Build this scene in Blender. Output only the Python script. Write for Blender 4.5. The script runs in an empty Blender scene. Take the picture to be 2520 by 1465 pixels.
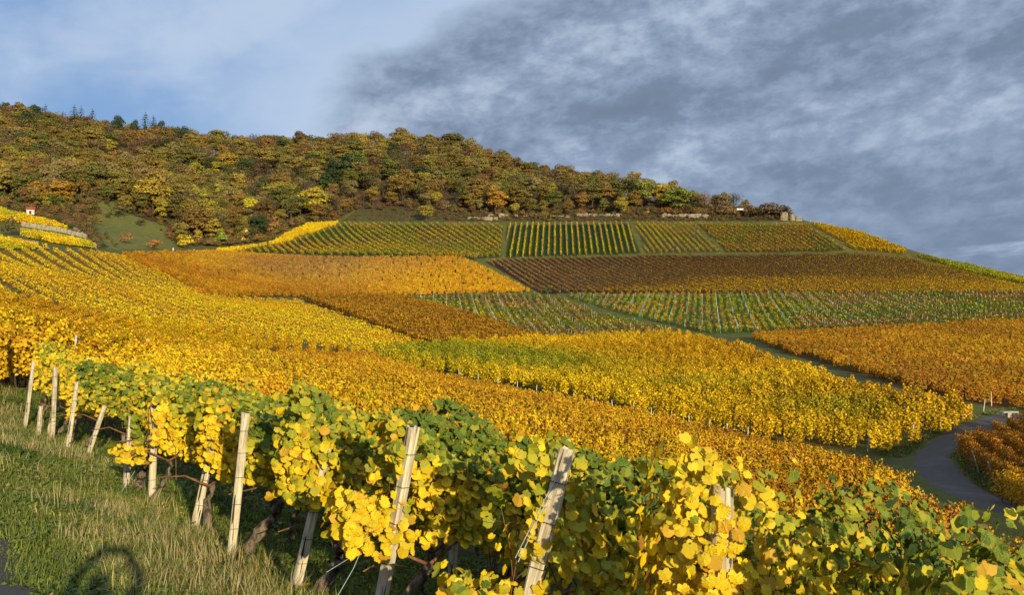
import bpy, math, random
import numpy as np
from mathutils import Vector, Matrix
R = math.radians
rng = np.random.default_rng(7)
random.seed(7)
sc = bpy.context.scene
col = sc.collection

# ------------------------------------------------------------------ camera
F = 2182.0; W2, H2 = 1260.0, 732.5          # focal length and centre in the units of the survey sketch
EYE = np.array([0.0, 0.0, 1.9]); PITCH = math.atan((800 - H2) / F)
cam_d = bpy.data.cameras.new('camera'); cam = bpy.data.objects.new('camera', cam_d); col.objects.link(cam)
cam_d.sensor_width = 36; cam_d.lens = 36 * F / 2520; cam_d.clip_end = 12000; cam_d.clip_start = 0.1
cam.location = EYE; cam.rotation_euler = (R(90) + PITCH, 0, 0)
sc.camera = cam

def ray(u, v):
    a, b, c = u - W2, F, -(v - H2)
    cp, sp = math.cos(PITCH), math.sin(PITCH)
    d = np.array([a, b * cp - c * sp, b * sp + c * cp])
    return d / np.linalg.norm(d)
def at_depth(u, v, Y):
    d = ray(u, v); return EYE + d * (Y / d[1])

# ------------------------------------------------------------------ sun and sky
SUNDIR = ray(290, 1352)                      # way the light travels
sun_d = bpy.data.lights.new('sun', 'SUN'); sun = bpy.data.objects.new('sun', sun_d); col.objects.link(sun)
sun_d.energy = 5.0; sun_d.angle = R(0.55); sun_d.color = (1.0, 0.885, 0.60)
sun.rotation_euler = Vector(SUNDIR).to_track_quat('-Z', 'Y').to_euler()
S = -SUNDIR
SUN_EL = math.asin(S[2]); SUN_AZ = math.atan2(S[0], S[1])

world = bpy.data.worlds.new('World'); sc.world = world; world.use_nodes = True
wn = world.node_tree; wn.nodes.clear()
class NT:
    def __init__(s, t): s.t = t
    def n(s, typ, **k):
        x = s.t.nodes.new(typ)
        for a, b in k.items(): setattr(x, a, b)
        return x
    def link(s, a, b): s.t.links.new(a, b)
    def _set(s, inp, v):
        if hasattr(v, 'links'): s.link(v, inp)
        elif v is not None: inp.default_value = v
    def math(s, op, a, b=None, c=None, clamp=False):
        x = s.n('ShaderNodeMath', operation=op); x.use_clamp = clamp
        s._set(x.inputs[0], a)
        if b is not None: s._set(x.inputs[1], b)
        if c is not None: s._set(x.inputs[2], c)
        return x.outputs[0]
    def mix(s, f, a, b, blend='MIX'):
        x = s.n('ShaderNodeMix', data_type='RGBA', blend_type=blend)
        s._set(x.inputs[0], f)
        for i, v in ((6, a), (7, b)):
            if isinstance(v, tuple) and len(v) == 3: v = (*v, 1)
            s._set(x.inputs[i], v)
        return x.outputs[2]
    def noise(s, vec, scale, detail=4, rough=.5, dist=0, dim='3D'):
        x = s.n('ShaderNodeTexNoise', noise_dimensions=dim)
        if vec is not None: s.link(vec, x.inputs['Vector'])
        x.inputs['Scale'].default_value = scale; x.inputs['Detail'].default_value = detail
        x.inputs['Roughness'].default_value = rough; x.inputs['Distortion'].default_value = dist
        return x.outputs[0]
    def ramp(s, f, pts, interp='LINEAR'):
        x = s.n('ShaderNodeValToRGB'); x.color_ramp.interpolation = interp
        e = x.color_ramp.elements
        while len(e) < len(pts): e.new(0.5)
        for i, (p, c) in enumerate(pts):
            e[i].position = p
            if not isinstance(c, tuple): c = (c, c, c)
            e[i].color = (*c, 1)
        s.link(f, x.inputs[0]); return x.outputs[0]
    def maprange(s, v, a, b, c=0., d=1., smooth=True):
        x = s.n('ShaderNodeMapRange', interpolation_type='SMOOTHSTEP' if smooth else 'LINEAR')
        s._set(x.inputs[0], v)
        for i, q in enumerate((a, b, c, d)): x.inputs[i + 1].default_value = q
        return x.outputs[0]
    def comb(s, x, y, z):
        c = s.n('ShaderNodeCombineXYZ')
        for i, q in enumerate((x, y, z)): s._set(c.inputs[i], q)
        return c.outputs[0]

def build_world():
    N = NT(wn)
    out = N.n('ShaderNodeOutputWorld'); bg = N.n('ShaderNodeBackground')
    sky = N.n('ShaderNodeTexSky', sky_type='NISHITA'); sky.sun_disc = False
    sky.sun_elevation = SUN_EL; sky.sun_rotation = SUN_AZ
    sky.air_density = 1.0; sky.dust_density = 0.6; sky.ozone_density = 2.0
    tc = N.n('ShaderNodeTexCoord'); sp = N.n('ShaderNodeSeparateXYZ'); N.link(tc.outputs['Generated'], sp.inputs[0])
    X, Y, Z = sp.outputs
    zz = N.math('MAXIMUM', Z, 0.015)
    px = N.math('DIVIDE', X, zz); py = N.math('DIVIDE', Y, zz)
    # cloud layer laid out on a plane overhead: a runs along the streaks, b across them
    a = N.math('ADD', N.math('MULTIPLY', px, -.629), N.math('MULTIPLY', py, .777))
    b = N.math('ADD', N.math('MULTIPLY', px, .777), N.math('MULTIPLY', py, .629))
    P = N.comb(N.math('MULTIPLY', a, .80), b, 0)
    warp = N.noise(P, 1.1, 3, .5)
    P2 = N.comb(N.math('MULTIPLY', a, .38), b, 4.0)
    big = N.noise(P2, .8, 4, .55, .3)
    sh = N.math('SUBTRACT', Z, N.math('MULTIPLY', X, .10))
    D = N.comb(X, Y, N.math('MULTIPLY', sh, 1.9))
    fine = N.noise(D, 38, 5, .62, .15)
    mid = N.noise(D, 11, 6, .58, .25)
    # deck edge at b = 1.67
    eb = N.math('ADD', b, N.math('MULTIPLY', N.math('SUBTRACT', mid, .5), .55))
    eb = N.math('SUBTRACT', eb, N.math('MULTIPLY', N.math('MAXIMUM', N.math('SUBTRACT', a, 3.0), 0), .42))
    deck = N.maprange(eb, 1.50, 1.88)
    # thin veil over the clear part
    veil = N.maprange(N.math('ADD', N.math('MULTIPLY', big, .7), N.math('MULTIPLY', mid, .3)), .38, .66)
    edge = N.maprange(eb, 0.7, 1.6)
    veil = N.math('MULTIPLY', veil, .75)
    veil = N.math('MAXIMUM', veil, N.math('MULTIPLY', edge, .72))
    low = N.maprange(Z, 0.05, .30, 1, 0)
    base = N.mix(low, (1.75, 3.0, 5.5), (2.0, 3.5, 5.9))
    clear = N.mix(.82, sky.outputs[0], base)
    clear = N.mix(veil, clear, (4.7, 5.6, 6.9))
    # brightness of the deck: long bands plus puffs
    logb = N.math('LOGARITHM', N.math('MAXIMUM', b, .3), 10)
    bw = N.math('ADD', logb, N.math('MULTIPLY', N.math('SUBTRACT', big, .5), .16))
    band = N.ramp(bw, [(.20, .30), (.25, .36), (.33, .58), (.42, .44), (.50, .30), (.56, .56), (.63, .62), (.70, .42), (.80, .32), (.90, .44), (.97, .36)], 'EASE')
    pf = N.math('ADD', N.math('MULTIPLY', fine, .38), N.math('MULTIPLY', mid, .62))
    puff = N.maprange(pf, .34, .70)
    br = N.math('ADD', N.math('MULTIPLY', band, .78), N.math('MULTIPLY', N.math('MULTIPLY', N.math('SUBTRACT', puff, .42), .50), N.maprange(b, 3, 9, 1, .55)), clamp=True)
    streak = N.maprange(N.noise(N.comb(X, Y, N.math('MULTIPLY', sh, 9.0)), 4.2, 5, .6, .2), .50, .68)
    streak = N.math('MULTIPLY', streak, N.maprange(b, 6.0, 8.5))
    br = N.math('ADD', br, N.math('MULTIPLY', streak, .42), clamp=True)
    dcol = N.ramp(br, [(0, (.17, .225, .32)), (.22, (.20, .27, .385)), (.45, (.29, .375, .52)), (.7, (.45, .545, .69)), (1, (.80, .86, .93))])
    dcol = N.mix(1.0, dcol, (8.2, 8.2, 8.2), 'MULTIPLY')
    full = N.mix(deck, clear, dcol)
    # below the horizon: plain dull land colour
    full = N.mix(N.maprange(Z, -.02, .0), (.8, .8, .7), full)
    N.link(full, bg.inputs[0]); bg.inputs[1].default_value = 0.12
    N.link(bg.outputs[0], out.inputs[0])
build_world()
sc.view_settings.view_transform = 'Standard'; sc.view_settings.look = 'None'
sc.view_settings.exposure = 0.0; sc.view_settings.gamma = 1; sc.view_settings.use_curve_mapping = False
sc.render.engine = 'CYCLES'
sc.cycles.use_denoising = True; sc.cycles.max_bounces = 5; sc.cycles.diffuse_bounces = 2
sc.cycles.transmission_bounces = 3; sc.cycles.use_adaptive_sampling = True; sc.cycles.adaptive_threshold = 0.015

# ------------------------------------------------------------------ helpers
def smooth(t): return t * t * (3 - 2 * t)
LAT = rng.random((256, 256))
def vnoise(x, y, s, seed=0):
    x = np.asarray(x, float) / s + seed * 17.3 + 1000; y = np.asarray(y, float) / s + seed * 31.7 + 1000
    xi = np.floor(x).astype(int); yi = np.floor(y).astype(int)
    fx = smooth(x - xi); fy = smooth(y - yi)
    g = lambda i, j: LAT[(xi + i) % 256, (yi + j) % 256]
    return (g(0, 0) * (1 - fx) + g(1, 0) * fx) * (1 - fy) + (g(0, 1) * (1 - fx) + g(1, 1) * fx) * fy
def fnoise(x, y, s, seed=0, o=3):
    t = 0; w = 0
    for k in range(o):
        t = t + vnoise(x, y, s / 2 ** k, seed + k) * .5 ** k; w += .5 ** k
    return t / w
def inpoly(px, py, poly):
    px = np.asarray(px); r = np.zeros(px.shape, bool); n = len(poly); j = n - 1
    for i in range(n):
        xi, yi = poly[i][0], poly[i][1]; xj, yj = poly[j][0], poly[j][1]
        if yi != yj:
            c = ((yi > py) != (yj > py)) & (px < (xj - xi) * (py - yi) / (yj - yi) + xi)
            r ^= c
        j = i
    return r

class Buf:
    """collects faces for one mesh"""
    def __init__(s): s.v = []; s.l = []; s.n = []; s.c = []; s.m = []; s.nv = 0; s.luv = None
    def add(s, v, f, c=(1, 1, 1), m=0):
        v = np.asarray(v, float).reshape(-1, 3); f = np.asarray(f, int)
        s.v.append(v); s.l.append((f + s.nv).ravel()); k = len(f)
        s.n.append(np.full(k, f.shape[1])); c = np.asarray(c, float)
        s.c.append(np.broadcast_to(c, (k, 3)).copy()); s.m.append(np.full(k, m)); s.nv += len(v)
    def mesh(s, name, mats, smooth_=False):
        me = bpy.data.meshes.new(name)
        v = np.concatenate(s.v); l = np.concatenate(s.l); n = np.concatenate(s.n); c = np.concatenate(s.c); m = np.concatenate(s.m)
        me.vertices.add(len(v)); me.vertices.foreach_set('co', v.ravel())
        me.loops.add(len(l)); me.loops.foreach_set('vertex_index', l.astype(np.int32))
        me.polygons.add(len(n)); st = np.concatenate([[0], np.cumsum(n)[:-1]]).astype(np.int32)
        me.polygons.foreach_set('loop_start', st)
        me.polygons.foreach_set('material_index', m.astype(np.int32))
        if smooth_: me.polygons.foreach_set('use_smooth', np.ones(len(n), bool))
        else: me.polygons.foreach_set('use_smooth', np.zeros(len(n), bool))
        for q in mats: me.materials.append(q)
        at = me.attributes.new('col', 'FLOAT_COLOR', 'FACE')
        at.data.foreach_set('color', np.concatenate([c, np.ones((len(c), 1))], 1).astype(np.float32).ravel())
        if s.luv is not None:
            at = me.attributes.new('luv', 'FLOAT_VECTOR', 'POINT'); at.data.foreach_set('vector', np.concatenate(s.luv).astype(np.float32).ravel())
        me.update(calc_edges=True); me.validate()
        return me

def link(name, data, parent=None, loc=None, **k):
    o = bpy.data.objects.new(name, data); col.objects.link(o)
    if parent is not None: o.parent = parent
    if loc is not None: o.location = [float(q) for q in loc]
    for a, b in k.items(): o[a] = b
    return o
def tag(o, label=None, cat=None, group=None, kind=None, tint=None):
    if label: o['label'] = label
    if cat: o['category'] = cat
    if group: o['group'] = group
    if kind: o['kind'] = kind
    if tint is not None: o['tint'] = [float(q) for q in tint]
    return o

def tube(b, pts, rad, n=6, c=(1, 1, 1), m=0, cap=True, wob=0.0, seed=0):
    pts = np.asarray(pts, float); rad = np.broadcast_to(rad, len(pts)); V = []
    rr = np.random.default_rng(seed)
    for i, p in enumerate(pts):
        t = pts[min(i + 1, len(pts) - 1)] - pts[max(i - 1, 0)]; t /= np.linalg.norm(t) + 1e-9
        up = np.array([0, 0, 1.]) if abs(t[2]) < .9 else np.array([0, 1., 0])
        a = np.cross(up, t); a /= np.linalg.norm(a); q = np.cross(t, a)
        for k in range(n):
            an = 2 * math.pi * k / n; r = rad[i] * (1 + wob * (rr.random() - .5) * 2)
            V.append(p + r * (math.cos(an) * a + math.sin(an) * q))
    Fs = [[i * n + k, i * n + (k + 1) % n, (i + 1) * n + (k + 1) % n, (i + 1) * n + k] for i in range(len(pts) - 1) for k in range(n)]
    b.add(V, Fs, c, m)
    if cap:
        V2 = np.array(V)
        b.add(V2[:n], [list(range(n))[::-1]], c, m); b.add(V2[-n:], [list(range(n))], c, m)
def box(b, lo, hi, c=(1, 1, 1), m=0, M=None):
    x0, y0, z0 = lo; x1, y1, z1 = hi
    v = np.array([[x0, y0, z0], [x1, y0, z0], [x1, y1, z0], [x0, y1, z0], [x0, y0, z1], [x1, y0, z1], [x1, y1, z1], [x0, y1, z1]], float)
    if M is not None: v = v @ np.array(M)[:3, :3].T + np.array(M)[:3, 3] if len(M) == 4 else v @ np.array(M).T
    b.add(v, [[0, 3, 2, 1], [4, 5, 6, 7], [0, 1, 5, 4], [1, 2, 6, 5], [2, 3, 7, 6], [3, 0, 4, 7]], c, m)
def unit(n):
    v = rng.normal(size=(n, 3)); return v / np.linalg.norm(v, axis=1, keepdims=True)
def cards(b, P, Nn, size, c, m=0, aspect=1.0, kite=True):
    """small leaf faces at P facing Nn"""
    P = np.asarray(P, float); n = len(P); Nn = Nn / (np.linalg.norm(Nn, axis=1, keepdims=True) + 1e-9)
    t = unit(n); a = np.cross(Nn, t); a /= np.linalg.norm(a, axis=1, keepdims=True) + 1e-9; q = np.cross(Nn, a)
    s = np.broadcast_to(np.asarray(size, float), n)[:, None] * .5
    j = lambda: (rng.random((n, 1)) * .5 + .75)
    V = np.stack([P + a * s * j() * aspect, P + q * s * j() + Nn * s * .25, P - a * s * j() * aspect, P - q * s * j() + Nn * s * .15], 1).reshape(-1, 3)
    Fc = np.arange(4 * n).reshape(n, 4)
    b.add(V, Fc, c, m)

# ------------------------------------------------------------------ terrain (a height field fitted to surveyed points)
ctrl = []
def C(u, v, Y, off=1.5):
    p = at_depth(u, v, Y); ctrl.append((p[0], p[1], p[2] - off))
def Wp(x, y, z): ctrl.append((x, y, z))
# near ground: path, verge, vine row ends, slope below
for t in (-12, -6, 0, 6, 12, 18): Wp(1.3 - .6 * t, .8 * t, 0.0)
Wp(-17.3, 29.6, 0.0); Wp(-26, 44, .6)
for s_ in (-9, -5, -2, 0, 2, 5, 9, 14.5, 19): Wp(-1.17 - .588 * s_, 7.4 + .81 * s_, -0.76 - .004 * s_)
for s_ in (-5, 0, 6, 14):
    for r_, z_ in ((3, -1.60), (6, -2.45), (12, -3.9)):
        Wp(-1.17 - .588 * s_ + .81 * r_, 7.4 + .81 * s_ + .588 * r_, z_ + (.25 if s_ > 10 else 0) * r_ / 6)
for t in (-8, 4, 16): Wp(1.3 - .6 * t - 3.2, .8 * t - 2.4, 0.05)
Wp(-14, 2, 1.6); Wp(-30, 20, 3.5); Wp(-12, -15, 2.2); Wp(8, -20, -1); Wp(-60, 60, 7); Wp(25, -5, -6)
# orange field below
C(60, 872, 38); C(300, 890, 45); C(1000, 950, 60); C(1400, 1050, 50); C(1900, 1180, 46); C(2300, 1300, 40); C(2520, 1400, 34)
C(900, 865, 130); C(1130, 925, 110); C(1500, 990, 95); C(1900, 1080, 84); C(500, 862, 90)
C(2200, 1140, 76, .8); C(2270, 1135, 74, 0); C(2475, 1026, 98, 0); C(2520, 1290, 45, 0); C(2400, 1225, 56, 0); C(2310, 1180, 65, 0)
C(2460, 1120, 66, 1.4); C(2700, 1150, 62, 1.5); C(2800, 1000, 110)
# middle fields
C(1060, 845, 165); C(1340, 830, 215); C(1700, 820, 225); C(1850, 850, 190, .5); C(2200, 950, 120, .3); C(1700, 930, 140)
C(2520, 990, 108); C(2520, 785, 240); C(1860, 812, 232); C(2200, 880, 160); C(2850, 800, 230)
C(1370, 720, 325); C(1700, 717, 332); C(2100, 716, 335); C(2520, 716, 325); C(1000, 722, 320); C(1000, 770, 235); C(2850, 760, 300)
C(1240, 628, 415); C(1600, 622, 425); C(2090, 617, 430); C(1800, 670, 378); C(2300, 672, 375)
C(840, 545, 480); C(1100, 547, 478); C(1240, 547, 478); C(1550, 545, 480); C(1800, 545, 478); C(1985, 547, 470)
C(2100, 582, 445); C(2230, 622, 418); C(2380, 658, 392); C(2520, 692, 368); C(2700, 735, 345)
C(560, 612, 400); C(800, 625, 390); C(1130, 632, 395); C(760, 720, 285); C(520, 718, 240); C(420, 660, 290)
C(0, 600, 215); C(180, 606, 235); C(300, 622, 275); C(0, 720, 125); C(0, 800, 80); C(250, 760, 130); C(500, 790, 150); C(750, 820, 155)
C(-300, 600, 190); C(-300, 750, 90)
# terraces, meadow, foot of the wood
C(0, 512, 318); C(100, 535, 318); C(230, 600, 288); C(60, 590, 265); C(430, 605, 375, 0); C(300, 540, 400, 0); C(240, 485, 425, 0)
C(0, 480, 370, 0); C(-250, 520, 300)
C(600, 600, 425, 0); C(700, 590, 445, 1); C(100, 500, 385, 0)
# wooded hill: the ridge (tree tops about 15 m above ground)
C(-300, 235, 620, 15); C(0, 262, 625, 15); C(290, 300, 625, 15); C(600, 335, 625, 15); C(900, 326, 620, 15); C(1130, 348, 600, 14)
C(1250, 396, 585, 13); C(1350, 416, 570, 13); C(1500, 434, 555, 12); C(1700, 466, 532, 11); C(1850, 508, 508, 4.5); C(1950, 530, 494, 1.5)
C(300, 430, 500, 14); C(700, 440, 520, 14); C(1100, 440, 525, 14); C(900, 540, 490, 4)
C(1000, 515, 500, 3); C(1300, 530, 497, 4); C(1600, 530, 495, 4); C(1800, 535, 488, 2)
def top(u, Y): # plateau and far side
    return at_depth(u, 800, Y)
for u_, Y_, z_ in ((-600, 760, 150), (0, 760, 146), (600, 760, 124), (1130, 740, 108), (1500, 700, 78), (1900, 640, 40), (2200, 560, 16), (2520, 500, -4), (2900, 460, -12),
                   (0, 1200, 140), (1260, 1200, 95), (2200, 1000, 0), (3000, 900, -30)):
    p = top(u_, Y_); Wp(p[0], p[1], z_)
for x_, y_, z_ in ((-700, 300, 120), (-900, 0, 120), (-250, 60, 40), (-120, 130, 22), (-300, -300, 50), (0, -300, 10), (500, -300, -60), (500, 100, -45), (250, 40, -38), (120, -40, -24),
                   (1200, 300, -60), (-3000, 0, 120), (3000, 0, -60), (3000, 3000, -60), (-3000, 3500, 130), (0, 4000, 40), (0, -1500, -10), (2000, 1500, -50), (60, 10, -13), (150, 90, -19), (330, 250, -12)): Wp(x_, y_, z_)
ctrl = np.array(ctrl)
# thin-plate spline
def tps_fit(P, lam=2e-4):
    xy = P[:, :2] / 100; n = len(P)
    d = np.linalg.norm(xy[:, None] - xy[None], axis=2); K = np.where(d > 0, d ** 2 * np.log(d + 1e-12), 0) + lam * np.eye(n)
    A = np.zeros((n + 3, n + 3)); A[:n, :n] = K; A[:n, n] = 1; A[:n, n + 1:] = xy; A[n, :n] = 1; A[n + 1:, :n] = xy.T
    return np.linalg.solve(A, np.concatenate([P[:, 2], [0, 0, 0]]))
TW = tps_fit(ctrl)
def tps(x, y):
    x = np.asarray(x, float); sh = x.shape; x = x.ravel() / 100; y = np.asarray(y, float).ravel() / 100
    r = np.full(len(x), TW[-3]) + TW[-2] * x + TW[-1] * y
    for w, (cx, cy) in zip(TW[:-3], ctrl[:, :2] / 100):
        d2 = (x - cx) ** 2 + (y - cy) ** 2
        r += w * .5 * d2 * np.log(d2 + 1e-12)
    return r.reshape(sh)
def axis(lo, hi, c0, A, B, n):
    t0 = math.asinh((lo - c0) / A) ; t1 = math.asinh((hi - c0) / A)
    return c0 + A * np.sinh(np.linspace(t0, t1, n))
XS = axis(-3000, 3000, -1, 14, 0, 700)
YS = axis(-1500, 4000, 8, 14, 0, 560); YS = np.concatenate([YS[YS < 185], np.arange(186, 640, 2.8), YS[YS > 641]])
GX, GY = np.meshgrid(XS, YS)
GZ = tps(GX, GY)
near = np.exp(-((GX / 40) ** 2 + (GY / 50) ** 2))
GZ += near * (fnoise(GX, GY, 1.3, 3) - .5) * .10
GZ = np.where(np.hypot(GX, GY) > 2500, np.minimum(GZ, 130), GZ)
def hz(x, y):
    x = np.asarray(x, float); y = np.asarray(y, float)
    i = np.clip(np.searchsorted(XS, x) - 1, 0, len(XS) - 2); j = np.clip(np.searchsorted(YS, y) - 1, 0, len(YS) - 2)
    fx = (x - XS[i]) / (XS[i + 1] - XS[i]); fy = (y - YS[j]) / (YS[j + 1] - YS[j])
    return (GZ[j, i] * (1 - fx) + GZ[j, i + 1] * fx) * (1 - fy) + (GZ[j + 1, i] * (1 - fx) + GZ[j + 1, i + 1] * fx) * fy
TT = np.concatenate([np.linspace(3, 60, 300), np.linspace(60, 900, 1700)])
def ground_at(u, v, h=0.0, ymin=0):
    """first point of the land (raised by h) on the sight line through u, v"""
    d = ray(u, v); P = EYE[:, None] + d[:, None] * TT
    g = P[2] - hz(P[0], P[1]) - h
    k = np.where((g < 0) & (P[1] > ymin))[0]
    if len(k) == 0:
        k0 = int(np.argmin(np.where(P[1] > max(ymin, 60), g, 1e9))); return P[:, k0]
    k = k[0]
    if k == 0: return P[:, 0]
    a = g[k - 1] / (g[k - 1] - g[k] + 1e-12); t = TT[k - 1] + (TT[k] - TT[k - 1]) * a
    return EYE + d * t
def wpoly(pts, h=1.4, step=25, ymin=0):
    o = []
    for i in range(len(pts)):
        a = np.array(pts[i], float); b = np.array(pts[(i + 1) % len(pts)], float)
        n = max(1, int(np.linalg.norm(b - a) / step))
        for k in range(n):
            q = a + (b - a) * k / n; o.append(ground_at(q[0], q[1], h, ymin)[:2])
    return np.array(o)

# ------------------------------------------------------------------ materials
def new_mat(name):
    m = bpy.data.materials.new(name); m.use_nodes = True; m.node_tree.nodes.clear(); return m, NT(m.node_tree)
def attr(N, name, typ='GEOMETRY'):
    a = N.n('ShaderNodeAttribute', attribute_type=typ, attribute_name=name); return a.outputs['Color']
def foliage_mat(name, trans=.22, veins=False, spec=.25):
    m, N = new_mat(name)
    c = N.mix(1.0, attr(N, 'col'), attr(N, 'tint', 'INSTANCER'), 'MULTIPLY')
    if veins:
        oc = N.n('ShaderNodeTexCoord').outputs['Object']
        sp = N.n('ShaderNodeSeparateXYZ'); N.link(N.n('ShaderNodeAttribute', attribute_type='GEOMETRY', attribute_name='luv').outputs['Vector'], sp.inputs[0]); lx, ly = sp.outputs[0], sp.outputs[1]
        rr = N.math('SQRT', N.math('ADD', N.math('MULTIPLY', lx, lx), N.math('MULTIPLY', ly, ly)))
        an = N.math('DIVIDE', N.math('ARCTAN2', lx, N.math('MULTIPLY', ly, -1)), R(38))
        fr = N.math('ABSOLUTE', N.math('SUBTRACT', an, N.math('ROUND', an)))
        dv = N.math('MULTIPLY', N.math('MULTIPLY', fr, R(38)), rr)
        ly2 = N.math('ADD', ly, .34); rc = N.math('SQRT', N.math('ADD', N.math('MULTIPLY', lx, lx), N.math('MULTIPLY', ly2, ly2)))
        nz = N.noise(oc, 17, 4, .6)
        inner = N.maprange(N.math('ADD', dv, N.math('MULTIPLY', nz, .12)), .05, .17, 1, 0)           # greener along the veins
        c = N.mix(N.math('MULTIPLY', inner, .55), c, N.mix(1, c, (.58, .92, .9), 'MULTIPLY'))
        c = N.mix(N.maprange(dv, .006, .016, .45, 0), c, (.62, .58, .16))
        ed = N.maprange(N.math('ADD', rc, N.math('MULTIPLY', N.noise(oc, 23, 4, .65), .32)), .60, .68)
        c = N.mix(N.math('MULTIPLY', ed, .7), c, (.30, .13, .025))
        spot = N.maprange(N.noise(oc, 60, 2, .5), .70, .76, 0, .8); c = N.mix(spot, c, (.14, .07, .02))
    d = N.n('ShaderNodeBsdfPrincipled'); N.link(c, d.inputs['Base Color']); d.inputs['Roughness'].default_value = .55
    d.inputs['Specular IOR Level'].default_value = spec
    t = N.n('ShaderNodeBsdfTranslucent'); N.link(N.mix(1, c, (1.0, .95, .55), 'MULTIPLY'), t.inputs[0])
    mx = N.n('ShaderNodeMixShader'); mx.inputs[0].default_value = trans
    N.link(d.outputs[0], mx.inputs[1]); N.link(t.outputs[0], mx.inputs[2])
    o = N.n('ShaderNodeOutputMaterial'); N.link(mx.outputs[0], o.inputs[0]); return m
def solid_mat(name, c1, c2, scale=8, rough=.85, stretch=(1, 1, 1), bump=.3, detail=5, lo=.35, hi=.65, bscale=None, bdist=.01, coord='Object'):
    m, N = new_mat(name)
    tc = N.n('ShaderNodeTexCoord').outputs[coord]; mp = N.n('ShaderNodeMapping'); N.link(tc, mp.inputs[0]); mp.inputs['Scale'].default_value = stretch
    nz = N.noise(mp.outputs[0], scale, detail, .6); c = N.mix(N.maprange(nz, lo, hi), c1, c2)
    d = N.n('ShaderNodeBsdfPrincipled'); N.link(c, d.inputs['Base Color']); d.inputs['Roughness'].default_value = rough
    d.inputs['Specular IOR Level'].default_value = .2
    if bump:
        b = N.n('ShaderNodeBump'); b.inputs['Strength'].default_value = bump; b.inputs['Distance'].default_value = bdist
        N.link(N.noise(mp.outputs[0], bscale or scale * 3, 5, .65), b.inputs['Height']); N.link(b.outputs[0], d.inputs['Normal'])
    o = N.n('ShaderNodeOutputMaterial'); N.link(d.outputs[0], o.inputs[0]); return m
M_FOL = foliage_mat('autumn_foliage', .12, spec=.12)
M_LEAF = foliage_mat('grape_leaf', .15, True, .22)
M_TREE = foliage_mat('tree_foliage', .08, spec=.1)
M_GRASS = foliage_mat('grass_blade', .15)
M_BARK = solid_mat('bark', (.12, .085, .055), (.045, .03, .02), 6, .95, (1, 1, .35), .9, bdist=.03)
M_VBARK = solid_mat('vine_bark', (.30, .22, .14), (.07, .045, .03), 9, .95, (2.2, 2.2, .8), 1.0, bdist=.03, bscale=30)
M_CANE = solid_mat('cane', (.26, .12, .05), (.13, .06, .03), 12, .7, (1, 1, 1), .3)
def wood_mat():
    m, N = new_mat('weathered_wood')
    tc = N.n('ShaderNodeTexCoord').outputs['Object']; mp = N.n('ShaderNodeMapping'); N.link(tc, mp.inputs[0]); mp.inputs['Scale'].default_value = (14, 14, .9)
    grain = N.noise(mp.outputs[0], 3.2, 6, .65, .4)
    blot = N.noise(tc, 3.0, 4, .6)
    c = N.mix(N.maprange(grain, .30, .70), (.36, .27, .16), (.80, .67, .45))
    c = N.mix(N.maprange(blot, .50, .72, 0, .55), c, (.30, .27, .21))
    crack = N.maprange(N.noise(mp.outputs[0], 1.6, 2, .4, .2), .335, .36, 1, 0)
    c = N.mix(crack, c, (.05, .035, .02))
    spz = N.n('ShaderNodeSeparateXYZ'); N.link(tc, spz.inputs[0])
    foot = N.maprange(N.math('ADD', spz.outputs[2], N.math('MULTIPLY', blot, .3)), .18, .42, .75, 0)
    c = N.mix(foot, c, (.14, .08, .045))
    d = N.n('ShaderNodeBsdfPrincipled'); N.link(c, d.inputs['Base Color']); d.inputs['Roughness'].default_value = .85; d.inputs['Specular IOR Level'].default_value = .15
    b = N.n('ShaderNodeBump'); b.inputs['Strength'].default_value = .7; b.inputs['Distance'].default_value = .006
    N.link(grain, b.inputs['Height']); N.link(b.outputs[0], d.inputs['Normal'])
    o = N.n('ShaderNodeOutputMaterial'); N.link(d.outputs[0], o.inputs[0]); return m
M_WOOD = wood_mat()
M_WIRE = solid_mat('rusty_wire', (.10, .06, .04), (.05, .035, .03), 30, .6, bump=0)
M_GALV = solid_mat('galvanised_wire', (.42, .48, .46), (.30, .34, .33), 30, .4, bump=0)
M_STAKE = solid_mat('pale_stake', (.66, .68, .62), (.44, .50, .44), 2, .6, bump=0)
M_ROCK = solid_mat('sandstone', (.44, .355, .235), (.17, .12, .07), .8, .9, (1, 1, 2.4), .8, bdist=.2, bscale=1.6)
M_STONE = solid_mat('terrace_stone', (.42, .34, .25), (.27, .22, .16), 1.2, .9, bump=.6, bdist=.08, bscale=4)
M_PLASTER = solid_mat('pale_plaster', (.72, .66, .55), (.60, .53, .43), 1.4, .9, bump=.1)
M_ROOF = solid_mat('red_tiles', (.42, .09, .045), (.28, .06, .035), 3, .8, bump=.3)
M_WHITE = solid_mat('white_paint', (.82, .82, .80), (.70, .70, .68), 3, .5, bump=0)
M_CONC = solid_mat('concrete', (.50, .47, .41), (.36, .33, .28), 5, .9, bump=.3)
M_DARK = solid_mat('dark_opening', (.03, .025, .02), (.02, .02, .02), 3, .8, bump=0)

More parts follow.
